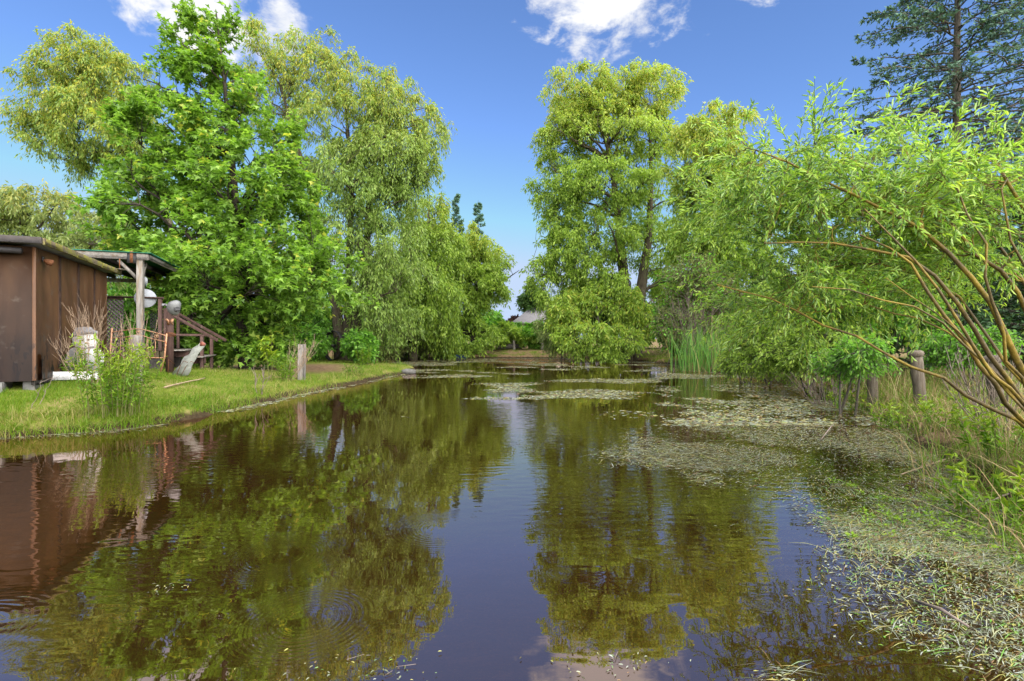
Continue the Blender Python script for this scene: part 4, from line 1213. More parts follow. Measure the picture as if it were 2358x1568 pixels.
# --- deck with lattice railing and steps
DZ = 1.25
deck = thing('raised_deck', 'raised brown deck with lattice railing and side steps under the pergola', 'deck', (PO[0], PO[1] + .5, gz(PO[0], PO[1] + .5)))
for k in range(11):
    a0 = .35 + k * .145
    MB().box(pp(a0 * 2.9 - .4, 1.35, DZ - .018), PA * .2, PB * 1.55, Z * .016, .003).part('board', DECKW, deck)
MB().box(pp(.40, 1.35, DZ - .13), PA * .02, PB * 1.55, Z * .10, .004).part('rim_board', DECKW, deck)
MB().box(pp(2.6, -.235, DZ - .13), PB * .02, PA * 2.2, Z * .10, .004).part('rim_board', DECKW, deck)
for a, b in ((.5, -.1), (.5, 1.0), (.5, 2.3), (2.5, -.1), (4.6, -.1)):
    MB().box(pp(a, b, (pgz(a, b) - .1 + DZ - .24) / 2), PA * .1, PB * .14, Z * ((DZ - .24 - pgz(a, b) + .1) / 2), .008).part('footing', WOOD_DARK, deck)
RZ = 2.66
rail = MB().beam(pp(.42, -.30, RZ), pp(.42, 2.3, RZ), .10, .045, bev=.005).part('top_rail', WOOD_BROWN, deck)
for b in (-.22, 2.2):
    MB().box(pp(.42, b, (DZ + RZ) / 2 - .03), PA * .045, PB * .045, Z * ((RZ - DZ) / 2), .005).part('rail_post', WOOD_BROWN, deck)


def lattice(a, b0, b1, z0, z1, step=.105):
    n = 0
    for sgn, off in ((1, 0.0), (-1, .012)):
        L = (b1 - b0) + (z1 - z0)
        k = step * .5
        while k < L:
            # strip along b+s, z = z0 + (s - k) ...
            pts = []
            if sgn > 0:
                s0 = max(0, k - (b1 - b0))
                e0 = min(k, z1 - z0)
                p0, p1 = (b1 - 0 - (k - s0 - 0) + 0, z0 + s0), (b1 - (k - e0), z0 + e0)
            else:
                s0 = max(0, k - (b1 - b0))
                e0 = min(k, z1 - z0)
                p0, p1 = (b0 + (k - s0), z0 + s0), (b0 + (k - e0), z0 + e0)
            if math.hypot(p1[0] - p0[0], p1[1] - p0[1]) > .08:
                MB().beam(pp(a + off, p0[0], p0[1]), pp(a + off, p1[0], p1[1]), .008, .042, up=np.cross(PA, (pp(0, p1[0], p1[1]) - pp(0, p0[0], p0[1])))).part('slat', LATTICE, deck)
            k += step
            n += 1
    MB().beam(pp(a + .006, b0, z0 - .02), pp(a + .006, b1, z0 - .02), .05, .05).part('rail', WOOD_BROWN, deck)
    MB().beam(pp(a + .006, b0, z1 + .02), pp(a + .006, b1, z1 + .02), .05, .05).part('rail', WOOD_BROWN, deck)


lattice(.45, .62, 2.1, DZ + .08, RZ - .06)
lattice(4.5, -.15, 1.1, DZ + .08, RZ - .16)
# side steps
sd = -PB
for a in (.75, 2.1):
    g0 = pgz(a, -1.25)
    MB().box(pp(a, -1.15, (g0 - .1 + 1.62) / 2), PA * .045, PB * .045, Z * ((1.62 - g0 + .1) / 2), .005).part('step_post', WOOD_BROWN, deck)
    MB().beam(pp(a, -.25, 2.32), pp(a, -1.55, 1.50), .05, .09, bev=.005).part('handrail', WOOD_BROWN, deck)
    MB().beam(pp(a, -.25, 1.66), pp(a, -1.15, 1.66), .04, .06, bev=.004).part('mid_rail', WOOD_BROWN, deck)
    MB().box(pp(a, -.26, (DZ + 2.4) / 2), PA * .04, PB * .04, Z * ((2.4 - DZ) / 2), .005).part('rail_post', WOOD_BROWN, deck)
for k in range(2):
    MB().box(pp(1.42, -.62 - k * .42, DZ - .02 - k * .19), PA * .95, PB * .19, Z * .02, .004).part('tread', WOOD_GREY, deck)
    MB().box(pp(.85, -.62 - k * .42, DZ - .13 - k * .19), PA * .02, PB * .19, Z * .09, .004).part('stringer', WOOD_BROWN, deck)
# sundries around the deck
P0 = at(391, 854, 13.2)
P0[2] = gz(P0[0], P0[1])
bp_ = thing('round_post', 'dark brown round post carrying a grey shell, butterfly and wire', 'post', P0)
MB().tube([P0 - Z * .2, P0 + Z * .8, P0 + Z * 1.70], [.092, .088, .084], 14).part('shaft', WOOD_BROWN, bp_, True)
hc = at(399, 708, 13.0)
hd = thing('grey_shell', 'grey rounded shell ornament mounted on top of the brown round post', 'ornament', hc)
prof = [(.02, -.21), (.07, -.19), (.115, -.14), (.15, -.05), (.165, .05), (.15, .12), (.10, .165), (.01, .18)]
sm_ = MB().lathe(hc, prof, 20, unit(V3(-.30, -.1, .95)))
vv = sm_.V[0]
vv[:] = hc + (vv - hc) * np.array([1.0, .8, 1.0]) + np.stack([.05 * sstep(vv[:, 2] - hc[2], -.05, .1), 0 * vv[:, 0], 0 * vv[:, 0]], -1)
sm_.part('shell', GREY_SH, hd, True)
MB().box(hc + V3(-.16, -.10, .06), V3(.05, 0, 0), V3(0, .03, 0), V3(0, 0, .03), .006).part('bracket', GREY_SH, hd)
MB().box(hc + V3(.15, -.08, -.05), V3(.05, 0, .01), V3(0, .05, 0), V3(-.01, 0, .05), .015).part('dark_visor', BLACK_P, hd)
MB().lathe(hc + V3(-.11, -.13, .05), [(.001, 0), (.024, .005), (.022, .02), (.001, .03)], 10, (-.5, -.8, .1)).part('eye_hole', BLACK_P, hd)
bc = at(391, 741, 13.08)
bf = thing('butterfly_ornament', 'small tan metal butterfly fixed to the brown round post', 'ornament', bc)
wing = [(0, 0), (.02, .05), (.07, .085), (.115, .07), (.095, .015), (.06, -.005), (.085, -.05), (.06, -.085), (.02, -.05)]
for s in (-1, 1):
    MB().extrude([(s * x, y) for x, y in wing][::s], bc, V3(1, 0, 0), V3(0, -.2, 1), .004).part('wing', COPPER, bf)
MB().tube([bc + V3(0, -.01, -.08), bc + V3(0, -.012, .08)], [.006, .009], 6).part('body', RUST, bf)
wc = at(393, 770, 13.05)
ring = []
for k in range(60):
    a = k / 60 * 2 * math.pi * 4
    ring.append(wc + V3(.14 * math.cos(a) + rng.normal() * .008, -.05 * math.sin(a) - .02, .035 * math.sin(a) + .05 * (k / 60 - .5) + rng.normal() * .006))
MB().tube(ring, .006, 4).single('wire_coil', RUST, 'rusty orange wire coiled round the brown post', 'wire', wc)

# copper bed headboard used as a gate
hY = 12.85


def hp(u, v):
    return at(u, v, hY)


hb = thing('metal_headboard', 'copper coloured metal bed headboard standing upright in front of the deck', 'headboard', np.append(hp(320, 850)[:2], gz(*hp(320, 850)[:2])))


def arc(pts, n=14):
    P = np.array([hp(*q) for q in pts])
    t = np.linspace(0, 1, n) * (len(P) - 1)
    i = np.minimum(t.astype(int), len(P) - 2)
    out = []
    for tt, k in zip(t, i):
        f = tt - k
        p0, p1, p2, p3 = P[max(k - 1, 0)], P[k], P[k + 1], P[min(k + 2, len(P) - 1)]
        out.append(.5 * (2 * p1 + (p2 - p0) * f + (2 * p0 - 5 * p1 + 4 * p2 - p3) * f * f + (3 * p1 - p0 - 3 * p2 + p3) * f ** 3))
    return out


gl_ = gz(*hp(255, 850)[:2])
lg = hp(255, 850)
rg = hp(372, 850)
MB().tube([V3(lg[0], hY, gl_ - .1), hp(253, 820), hp(258, 755)], .021, 8).part('leg', COPPER, hb, True)
MB().tube([V3(rg[0] - .06, hY, gz(rg[0], hY) - .1), hp(379, 822), hp(384, 768)], .021, 8).part('leg', COPPER, hb, True)
MB().tube(arc([(258, 765), (285, 761), (318, 757), (350, 764), (383, 773)]), .013, 7).part('top_rail', COPPER, hb, True)
MB().tube(arc([(257, 779), (285, 777), (318, 771), (350, 780), (382, 787)]), .012, 7).part('lower_rail', COPPER, hb, True)
MB().tube([hp(255, 823), hp(380, 824)], .012, 7).part('bottom_rail', COPPER, hb, True)
for u in (277, 297, 317, 338, 357):
    MB().tube([hp(u, 823), hp(u + 1, 779 if u != 357 else 784)], .008, 6).part('spindle', COPPER, hb, True)
for u, v in ((278, 769), (318, 764), (360, 774)):
    MB().tube([hp(u, v) + .05 * V3(math.cos(a), 0, math.sin(a)) for a in np.linspace(0, 2 * math.pi, 17)], .008, 5, False).part('ring', COPPER, hb, True)
    MB().lathe(hp(u, v) + V3(0, .005, 0), [(.001, 0), (.03, .004), (.02, .018), (.001, .02)], 10, (0, -1, 0)).part('rosette', COPPER, hb, True)

# wooden cut-outs
sY = 10.75
sb = at(195, 862, sY)
sb[2] = gz(sb[0], sb[1])
mpx = sY / F
snow = thing('snowman_cutout', 'white plywood snowman cutout with grey hat leaning at the shed wall', 'cutout', sb)


def blob(cx, cz, rx, rz, n=22, ph=0.):
    return [(cx + rx * math.cos(a) * (1 + .03 * math.sin(3 * a + ph)), cz + rz * math.sin(a)) for a in np.linspace(0, 2 * math.pi, n, endpoint=False)]


sax, say = unit(V3(.93, .36, 0)), unit(V3(-.05, .12, 1))
body_o = [(-.27, 0), (-.30, .12), (-.33, .26), (-.31, .38), (-.25, .46), (-.18, .50), (-.235, .58), (-.235, .68), (-.17, .77), (-.06, .815), (.08, .80), (.19, .72), (.225, .62), (.20, .53), (.16, .49), (.25, .44), (.32, .34), (.33, .22), (.29, .08), (.26, 0)]
MB().extrude(body_o, sb + Z * .10, sax, say, .02).part('board', WHITE_P, snow)
front = unit(np.cross(sax, say))
hat = [(-.29, .70), (-.24, .78), (-.22, .80), (-.19, .90), (-.06, .925), (.08, .92), (.13, .86), (.20, .83), (.215, .78), (.05, .775), (-.12, .74)]
MB().extrude(hat, sb + Z * .10 + front * .016, sax, say, .01).part('hat', GREY_P, snow)
for x, z in ((-.05, .64), (.045, .65)):
    MB().extrude(blob(x, z, .017, .02, 10), sb + Z * .10 + front * .013, sax, say, .006).part('eye', BLACK_P, snow)
MB().extrude([(-.01, .60), (.08, .575), (-.01, .57)], sb + Z * .10 + front * .014, sax, say, .006).part('nose', ORANGE_P, snow)
MB().extrude([(-.19, .49), (-.05, .45), (.12, .47), (.17, .49), (.14, .515), (-.02, .49), (-.15, .525)], sb + Z * .10 + front * .013, sax, say, .006).part('scarf', GREY_P, snow)
for z in (.36, .25, .14):
    MB().extrude(blob(.0, z, .018, .018, 10), sb + Z * .10 + front * .013, sax, say, .006).part('button', BLACK_P, snow)
pb = at(172, 872, 10.35)
pb[2] = gz(pb[0], pb[1])
pl = thing('planter_box', 'long white planter box on the grass below the snowman cutout', 'planter', pb)
for s in (-1, 1):
    MB().box(pb + s * front * .11 + Z * .08, sax * .36, front * .012, Z * .085, .004).part('side_board', WHITE_P, pl)
    MB().box(pb + s * sax * .35 + Z * .08, front * .10, sax * .012, Z * .083, .004).part('end_board', WHITE_P, pl)
MB().box(pb + Z * .06, sax * .335, front * .095, Z * .06).part('soil', WOOD_DARK, pl)

gY = 13.0
gb = at(425, 857, gY)
gb[2] = gz(gb[0], gb[1])
goose = thing('bird_cutout', 'pale grey wooden long necked bird cutout tilted beside the brown post', 'cutout', gb)
raw = [(1735, 1345), (1800, 1260), (1858, 1195), (1872, 1130), (1900, 1080), (1975, 1040), (1990, 990), (2020, 940), (2085, 905), (2110, 870), (2140, 850), (2190, 882), (2185, 915), (2160, 950), (2125, 1000), (2095, 1040), (2070, 1110), (2035, 1180), (2015, 1230), (2010, 1290), (1980, 1350), (1850, 1372)]
bird_o = [((200 + x / 3.92) * .6141, (1050 + y / 3.92) * .6141) for x, y in raw]
bird_o = [((u - 425) * gY / F, (857 - v) * gY / F) for u, v in bird_o]
MB().extrude(bird_o[::-1], gb + Z * .02, V3(1, 0.05, 0), unit(V3(0, .15, 1)), .022).part('board', GREYW_P, goose)
tip = [bird_o[i] for i in (9, 10, 11, 12)]
tip = [(bird_o[8][0] + .05, bird_o[8][1] - .02)] + [(x + .006, z) for x, z in tip]
MB().extrude(tip[::-1], gb + Z * .02 + V3(0, -.018, 0), V3(1, 0.05, 0), unit(V3(0, .15, 1)), .012).part('beak', RED_P, goose)
for (u0, v0, u1, v1, u2, v2, hl) in ((405, 853, 423, 831, 436, 836, 'across the bird cutout, left of two'), (414, 856, 440, 832, 452, 838, 'across the bird cutout, right of two'), (386, 850, 388, 828, 402, 838, 'in front of the brown round post')):
    q = [at(u0, v0, gY - .12), at((u0 + u1) / 2 + 1, (v0 + v1) / 2, gY - .12), at(u1, v1, gY - .12), at(u2, v2, gY + .1)]
    q[0][2] = gz(q[0][0], q[0][1]) - .03
    MB().tube(q, .007, 5).single('wire_hoop', RUST, 'thin bent wire hoop stuck in the grass ' + hl, 'wire', q[0], 'wire hoops by the bird cutout')
s0, s1 = at(379, 903, 11.2), at(472, 866, 13.2)
pts = []
for k in range(6):
    q = s0 + (s1 - s0) * k / 5
    q[2] = gz(q[0], q[1]) + .05 + .01 * (k % 2)
    pts.append(q)
MB().tube(pts, np.linspace(.022, .014, 6), 7).single('stick', STRAWTWIG, 'pale bare stick lying on the left lawn', 'stick', pts[0], smooth=True)


# ------------------------------------------------------------------ posts round the pond
def post(u, Yd, h, r, label, mat_, square=False, lean=(0, 0), cap=False, group='old posts round the pond'):
    x = (u - 1179) / F * Yd
    z = gz(x, Yd)
    b = V3(x, Yd, z)
    top = b + V3(lean[0], lean[1], h)
    rg_ = np.random.default_rng(int(u))
    root = thing('wooden_post', label, 'post', b, group)
    m = MB()
    if square:
        m.beam(b - Z * .25, top, r * 1.9, r * 1.7, up=(0.2, 1, 0), bev=.012)
    else:
        n = 9
        m.tube([b - Z * .25 + (top - b + Z * .25) * k / (n - 1) + V3(rg_.normal() * .004, rg_.normal() * .004, 0) for k in range(n)], [r * (1.04 - .06 * k / (n - 1)) * (1 + .02 * rg_.normal()) for k in range(n)], 14)
    m.part('shaft', mat_, root, not square)
    if cap:
        ax = unit(top - b)
        MB().lathe(top, [(.02, -.03), (r * 1.0, -.025), (r * 1.22, -.005), (r * 1.30, .03), (r * 1.24, .06), (r * .9, .085), (.01, .09)], 14, ax).part('cap', POST_R, root, True)
    return root


post(315, 11.2, 1.02, .105, 'grey round post on the left bank behind the leafy stems', WOOD_GREY)
post(694, 15.9, 1.10, .10, 'grey square post near the dead twigs on the left lawn', WOOD_GREY, square=True, lean=(.02, 0))
post(2125, 9.4, .98, .10, 'leaning old post with rounded cap on the right bank', POST_R, lean=(-.13, 0), cap=True)
post(2012, 10.8, .95, .10, 'old post half hidden by reeds left of the capped post', POST_R, lean=(-.04, 0))
post(2300, 8.1, .85, .10, 'old capped post partly behind golden stems at the right edge', POST_R, lean=(-.10, 0), cap=True)
for u, h, lb in ((975, 1.05, 'far bank post at the left end of the row'), (1040, .95, 'far bank post beneath the small open willow'), (1134, 1.0, 'far bank post left of the grey log'), (1184, .85, 'far bank post in front of the grey log'),
                 (1249, 1.15, 'far bank post right of the grey log by tall weeds'), (1444, 1.35, 'grey far bank post just right of the overhanging willow bush')):
    post(u, 46.5 if u < 1400 else 40.5, h, .12, lb, WOOD_GREY, lean=(.03 if u % 2 else -.02, 0))
# grey log / boards behind the far posts, blue thing, stone
lx0, lx1 = at(1143, 802, 47.6), at(1212, 795, 48.2)
for q in (lx0, lx1):
    q[2] = gz(q[0], q[1]) + .22
lx1[2] += .12
MB().tube([lx0, lx0 * .6 + lx1 * .4 + Z * .03, lx1], [.20, .24, .2], 10).single('grey_log', WOOD_GREY, 'long grey log lying on the far bank behind the posts', 'log', lx0, smooth=True)
bb = at(1062, 822, 42.6)
bb[2] = max(gz(bb[0], bb[1]), 0.0)
bl = thing('blue_barrel', 'small blue plastic barrel lying at the far waterline', 'barrel', bb)
MB().lathe(bb + V3(-.45, 0, .12), [(.16, 0), (.2, .03), (.21, .3), (.22, .32), (.21, .34), (.21, .6), (.2, .87), (.16, .9)], 14, (1, .1, .05)).part('body', BLUE_P, bl, True)
st_ = at(939, 857, 23.2)
rg_ = np.random.default_rng(3)
th, ph = np.meshgrid(np.linspace(0, 2 * math.pi, 16, endpoint=False), np.linspace(-1.5, 1.5, 9))
rr = 1 + .12 * np.sin(3 * th + 1) * np.cos(ph) + .06 * rg_.normal(size=th.shape)
sv = np.stack([.36 * rr * np.cos(th) * np.cos(ph), .24 * rr * np.sin(th) * np.cos(ph), .14 * rr * np.sin(ph)], -1).reshape(-1, 3) + V3(st_[0], st_[1], .08)
i = (np.arange(8)[:, None] * 16 + np.arange(16)[None]).ravel()
j = (np.arange(8)[:, None] * 16 + (np.arange(16)[None] + 1) % 16).ravel()
single('shore_stone', sv, np.stack([i, j, j + 16, i + 16], -1), STONE, 'single grey stone at the tip of the grassy point', 'stone', (st_[0], st_[1], 0), smooth=True)

# iron wheel leaning at the willow stems
wc = at(768, 800, 27.2)
wc[2] = gz(wc[0], wc[1]) + .80
wh = thing('iron_wheel', 'large dark spoked iron wheel leaning against the three stemmed willow', 'wheel', wc - Z * .8)
wa, wb_ = unit(V3(.78, -.55, .12)), unit(V3(-.1, .15, 1))
wa = unit(wa - wa.dot(wb_) * wb_)
wn = np.cross(wa, wb_)


def wheel_pt(r, a, o=0):
    return wc + r * (math.cos(a) * wa + math.sin(a) * wb_) + wn * o


Vw, Qw = [], []
for k in range(36):
    a = k / 36 * 2 * math.pi
    Vw += [wheel_pt(.80, a, -.12), wheel_pt(.80, a, .12), wheel_pt(.765, a, .12), wheel_pt(.765, a, -.12)]
for k in range(36):
    for e in range(4):
        Qw.append([k * 4 + e, k * 4 + (e + 1) % 4, ((k + 1) % 36) * 4 + (e + 1) % 4, ((k + 1) % 36) * 4 + e])
part('rim', Vw, np.array(Qw), IRON, wh)
for k in range(10):
    a = k / 10 * 2 * math.pi
    MB().tube([wheel_pt(.08, a), wheel_pt(.77, a + .06)], .016, 6).part('spoke', IRON, wh)
MB().lathe(wc, [(.05, -.15), (.10, -.12), (.10, .12), (.05, .15)], 12, wn).part('hub', IRON, wh, True)

# far house
hx = at(1222, 760, 74)
hz = gz(hx[0], hx[1])
ho = thing('far_house', 'pale house with sloping grey roof far behind the pond', 'house', (hx[0], hx[1], hz))
ridge, eave = at(1232, 696, 77)[2], at(1180, 742, 74)[2]
x0, x1, xr0, xr1 = at(1178, 0, 74)[0], at(1330, 0, 74)[0], at(1243, 0, 78)[0], at(1275, 0, 78)[0]
part('wall', np.array([(x0 + .4, 74.6, hz), (x1 - .4, 74.6, hz), (x1 - .4, 83, hz), (x0 + .4, 83, hz), (x0 + .4, 74.6, eave), (x1 - .4, 74.6, eave), (x1 - .4, 83, eave), (x0 + .4, 83, eave)]),
     np.array([(0, 1, 5, 4), (1, 2, 6, 5), (2, 3, 7, 6), (3, 0, 4, 7)]), HOUSE_W, ho)
rf_v = np.array([(x0, 74, eave), (x1, 74, eave), (x1, 83.6, eave), (x0, 83.6, eave), (xr0, 78.5, ridge + .3), (xr1, 78.5, ridge + .3), (x0, 74, eave - .25), (x1, 74, eave - .25), (x1, 83.6, eave - .25), (x0, 83.6, eave - .25)])
part('roof', rf_v, [np.array([(0, 1, 5, 4), (2, 3, 4, 5), (0, 6, 7, 1), (1, 7, 8, 2), (2, 8, 9, 3), (3, 9, 6, 0), (6, 9, 8, 7)]), np.array([(1, 2, 5), (3, 0, 4)])], SHINGLE, ho)

# ================================================================== small plants, grass, weed
def blades(rng, x, y, z, h, w, lean=.35, seg=1):
    n = len(x)
    a = rng.random(n) * 2 * math.pi
    d = np.stack([np.cos(a), np.sin(a), 0 * a], -1)
    sidev = np.stack([-np.sin(a), np.cos(a), 0 * a], -1)
    twist = rng.random(n) * math.pi
    sidev = np.cos(twist)[:, None] * sidev + np.sin(twist)[:, None] * d
    b = np.stack([x, y, z], -1)
    le = (rng.random(n) * lean)[:, None]
    if seg == 1:
        V = np.stack([b - sidev * w[:, None] / 2, b + sidev * w[:, None] / 2, b + np.array([0, 0, 1.0]) * h[:, None] + d * le * h[:, None]], 1)
        return V.reshape(-1, 3), np.arange(3 * n).reshape(-1, 3), 1
    t = np.linspace(0, 1, seg + 1)
    rows = []
    for k, tk in enumerate(t):
        c = b + np.array([0, 0, 1.0]) * (h * (tk - .35 * le[:, 0] * tk ** 2.2))[:, None] + d * le * (h * tk ** 1.8)[:, None]
        wk = (w * (1 - tk ** 1.6) * .5 + .0008)[:, None]
        rows += [c - sidev * wk, c + sidev * wk]
    V = np.stack(rows, 1)
    m = 2 * (seg + 1)
    q = np.array([[2 * k, 2 * k + 1, 2 * k + 3, 2 * k + 2] for k in range(seg)])
    Q = (q[None] + (np.arange(n) * m)[:, None, None]).reshape(-1, 4)
    return V.reshape(-1, 3), Q, seg


def stuff(name, V, Fc, m, label, cat, attrs):
    o = link(mesh_np(V, Fc, m, name, False, attrs), name)
    return tag(o, label, cat, kind='stuff')


def scatter(rng, n, x0, x1, y0, y1):
    return rng.uniform(x0, x1, n), rng.uniform(y0, y1, n)


def near_density(rng, n, umin, umax, ymin, ymax, pw=1.6):
    """land points, thicker close to where people stand on this bank"""
    yy = (ymin ** (1 - pw) + (ymax ** (1 - pw) - ymin ** (1 - pw)) * rng.random(n)) ** (1 / (1 - pw))
    uu = rng.uniform(umin, umax, n)
    return uu * yy, yy


rng = np.random.default_rng(101)
L_SUNKD = leafmat('drowned_weed', [(0.05, 0.05, 0.012), (0.12, 0.115, 0.03), (0.20, 0.19, 0.05)], None, trans=0.1, gloss=0.0)
# lawn of the left bank
x, y = near_density(rng, 260000, -1.15, -.16, 6.2, 36, 1.7)
d = pond_sd(x, y)
keep = (d > .12) & (x < -3.5)
dirt = np.hypot(x + 10.2, y - 20.5) < 3.6 + 1.6 * fbm(x * .8, y * .8, 31)
bare = (fbm(x * .9, y * .9, 41) > .60) & (rng.random(len(x)) < .55)
inshed = ((np.stack([x, y], -1) - O[:2]) @ A[:2] > -.05) & ((np.stack([x, y], -1) - O[:2]) @ Bv[:2] > -.05) & ((np.stack([x, y], -1) - O[:2]) @ A[:2] < 4.0)
keep &= ~dirt & ~bare & ~inshed
x, y, d = x[keep], y[keep], d[keep]
z = ground_z(x, y)
h = rng.uniform(.022, .055, len(x)) * (1 + .9 * (fbm(x * 1.4, y * 1.4, 51) > .55)) * (1 + .012 * y)
wd = rng.uniform(.004, .009, len(x)) * (1 + .045 * y)
V, Q, nf = blades(rng, x, y, z - .005, h, wd, .9)
dry = np.clip((fbm(x * .75, y * .75, 61) - .46) * 5.5, 0, 1) * .9
yg = (rng.random(len(x)) < .04 + .62 * dry) * rng.uniform(.4, 1, len(x))
stuff('lawn_grass', V, Q, L_GRASS, 'short mown grass with dry patches on the left bank', 'grass', {'rnd': rng.random(len(x)), 'young': yg})

# long grass over the edge of the left bank
x, y = near_density(rng, 90000, -1.15, -.16, 6.2, 34, 1.5)
d = pond_sd(x, y)
keep = (d > -.03) & (d < .75 * (.35 + fbm(x * 1.1, y * 1.1, 71))) & (x < -3.5)
x, y = x[keep], y[keep]
z = ground_z(x, y)
tuft = fbm(x * 1.5, y * 1.5, 72)
h = rng.uniform(.10, .26, len(x)) * (.5 + 1.0 * tuft)
V, Q, nf = blades(rng, x, y, z - .01, h, rng.uniform(.005, .010, len(x)) * (1 + .03 * y), 1.5, 3)
yg = (rng.random(len(x)) < np.where(fbm(x * .8, y * .8, 73) > .52, .7, .12)) * rng.uniform(.4, 1, len(x))
stuff('bank_grass', V, Q, L_GRASS, 'long tufted grass hanging over the left water edge', 'grass', {'rnd': np.repeat(rng.random(len(x)), nf), 'young': np.repeat(yg, nf)})

# grass on the far and right banks
x = np.concatenate([rng.uniform(-14, 16, 42000), rng.uniform(3, 14, 60000)])
y = np.concatenate([rng.uniform(34, 52, 42000), rng.uniform(1.2, 40, 60000)])
d = pond_sd(x, y)
keep = (d > .02) & (d < 7) & ((y > 33) | (x > 2.5)) & (rng.random(len(x)) < np.where(y > 33, .75, np.clip(9. / y, .15, 1)))
x, y, d = x[keep], y[keep], d[keep]
z = ground_z(x, y)
edge = np.exp(-d / .5)
h = rng.uniform(.07, .22, len(x)) * (.7 + 1.1 * edge)
V, Q, nf = blades(rng, x, y, z - .01, h, rng.uniform(.006, .012, len(x)) * (1 + .03 * y), 1.1)
yg = (rng.random(len(x)) < .35) * rng.uniform(.4, 1, len(x))
stuff('meadow_grass', V, Q, L_GRASS, 'rough sparse grass on the far and right banks', 'grass', {'rnd': rng.random(len(x)), 'young': yg})

# dry straw and reed stems on the right bank
x = rng.uniform(3, 13, 30000)
y = rng.uniform(3, 21, 30000)
d = pond_sd(x, y)
keep = (d > -.35) & (d < 2.6) & (x > 2.8) & (fbm(x * .9, y * .9, 81) > .40) & (rng.random(len(x)) < np.clip(1.25 - d * .35, 0, 1))
x, y, d = x[keep], y[keep], d[keep]
z = np.maximum(ground_z(x, y), -.02)
h = rng.uniform(.22, .75, len(x)) * (.6 + .9 * fbm(x * .8, y * .8, 82))
V, Q, nf = blades(rng, x, y, z - .01, h, rng.uniform(.005, .010, len(x)), 1.9, 3)
stuff('dry_straw', V, Q, L_STRAW, 'tangle of dry straw and green reeds along the right bank', 'reeds', {'rnd': np.repeat(rng.random(len(x)), nf), 'young': np.repeat((rng.random(len(x)) < .55) * 1., nf)})

# near right corner: fresh green blades standing in the weed
x = rng.uniform(1.2, 5.5, 16000)
y = rng.uniform(1.6, 6.5, 16000)
d = pond_sd(x, y)
keep = (d > -.55) & (d < 1.2) & (fbm(x * 1.6, y * 1.6, 91) > .52) & (rng.random(len(x)) < .40)
x, y, d = x[keep], y[keep], d[keep]
z = np.maximum(ground_z(x, y), -.02)
h = rng.uniform(.06, .24, len(x)) * (.5 + .9 * sstep(d, -.6, .4))
V, Q, nf = blades(rng, x, y, z - .01, h, rng.uniform(.004, .008, len(x)), 1.7, 3)
stuff('marsh_grass', V, Q, L_PLANT, 'fresh green marsh grass at the lower right water edge', 'grass', {'rnd': np.repeat(rng.random(len(x)) * .8, nf), 'young': np.repeat((rng.random(len(x)) < .2) * 1., nf)})

# ------------------------------------------------------------------ floating weed
ym = [1.9, 2.25, 2.8, 3.2, 3.8, 4.8, 5.8, 8.2, 9.2, 10.5, 12.5, 16, 20, 26]
xm = [1.4, 1.25, 1.2, 1.4, 1.8, 1.8, 1.6, 1.5, 2.4, 3.6, 5.2, 6.4, 7.0, 7.2]


def mat_cover(x, y):
    edge = x - np.interp(y, ym, xm)
    n_ = fbm(x * .9 + 3, y * .9, 201, 5) - .5
    m = sstep(edge + n_ * 2.2, -.05, .75)
    holes = sstep(fbm(x * .75, y * .75, 207, 4), .39, .52)
    return m * (.15 + .85 * holes)


def mid_cover(x, y):
    n_ = fbm(x * .42, y * .42, 221, 5)
    reg = sstep(y, 9.5, 14) * sstep(x + .25 * y, -.4, 1.6)
    return sstep(n_ + .10 * sstep(y, 30, 41), .49, .60) * reg


N = 760000
pw = 1.9
yy = (1.75 ** (1 - pw) + (43 ** (1 - pw) - 1.75 ** (1 - pw)) * rng.random(N)) ** (1 / (1 - pw))
uu = rng.uniform(-.5, 1.12, N)
x, y = uu * yy, yy
p = np.maximum(mat_cover(x, y) * .72, mid_cover(x, y) * .75)
k = rng.random(N) < p
x, y = x[k], y[k]
k = pond_sd(x, y) < .05
x, y = x[k], y[k]
# thin scum line that hugs the left and far shores
t = rng.random(26000) * len(SHORE)
i0 = t.astype(int) % len(SHORE)
q = SHORE[i0] + (SHORE[(i0 + 1) % len(SHORE)] - SHORE[i0]) * (t - np.floor(t))[:, None] + rng.normal(size=(26000, 2)) * .16
k = (pond_sd(q[:, 0], q[:, 1]) < .06) & (fbm(q[:, 0] * .9, q[:, 1] * .9, 231) > .42) & (np.abs(q[:, 0] / np.maximum(q[:, 1], .1)) < 1.15)
q = q[k]
far_n = 30000
fx, fy = rng.uniform(-12, 9, far_n), rng.uniform(36, 43.4, far_n)
k = (pond_sd(fx, fy) < .0) & (fbm(fx * .5, fy * .9, 241) > .53 - .06 * sstep(fy, 39, 43))
my = np.sqrt(rng.uniform(9.2 ** 2, 36 ** 2, 230000))
mx_ = my * rng.uniform(-.27, .62, len(my))
k2 = (rng.random(len(my)) < .8 * mid_cover(mx_, my)) & (pond_sd(mx_, my) < 0)
x = np.concatenate([x, q[:, 0], fx[k], mx_[k2]])
y = np.concatenate([y, q[:, 1], fy[k], my[k2]])
n = len(x)
kind = rng.random(n)
sc_ = (.76 + .135 * y)
ln_ = np.where(kind < .14, rng.uniform(.08, .22, n), np.where(kind < .55, rng.uniform(.02, .07, n), rng.uniform(.008, .028, n))) * np.minimum(sc_, 2.6)
wr = np.where(kind < .14, rng.uniform(.014, .026, n), np.where(kind < .55, rng.uniform(.05, .13, n), rng.uniform(.25, .55, n)))
far_ = y > 9.0
ln_ = np.where(far_, rng.uniform(.03, .10, n), ln_)
wr = np.where(far_, rng.uniform(.3, .8, n), wr)
flow = .35 + 1.1 * (fbm(x * .6, y * .6, 251) - .5) * 2
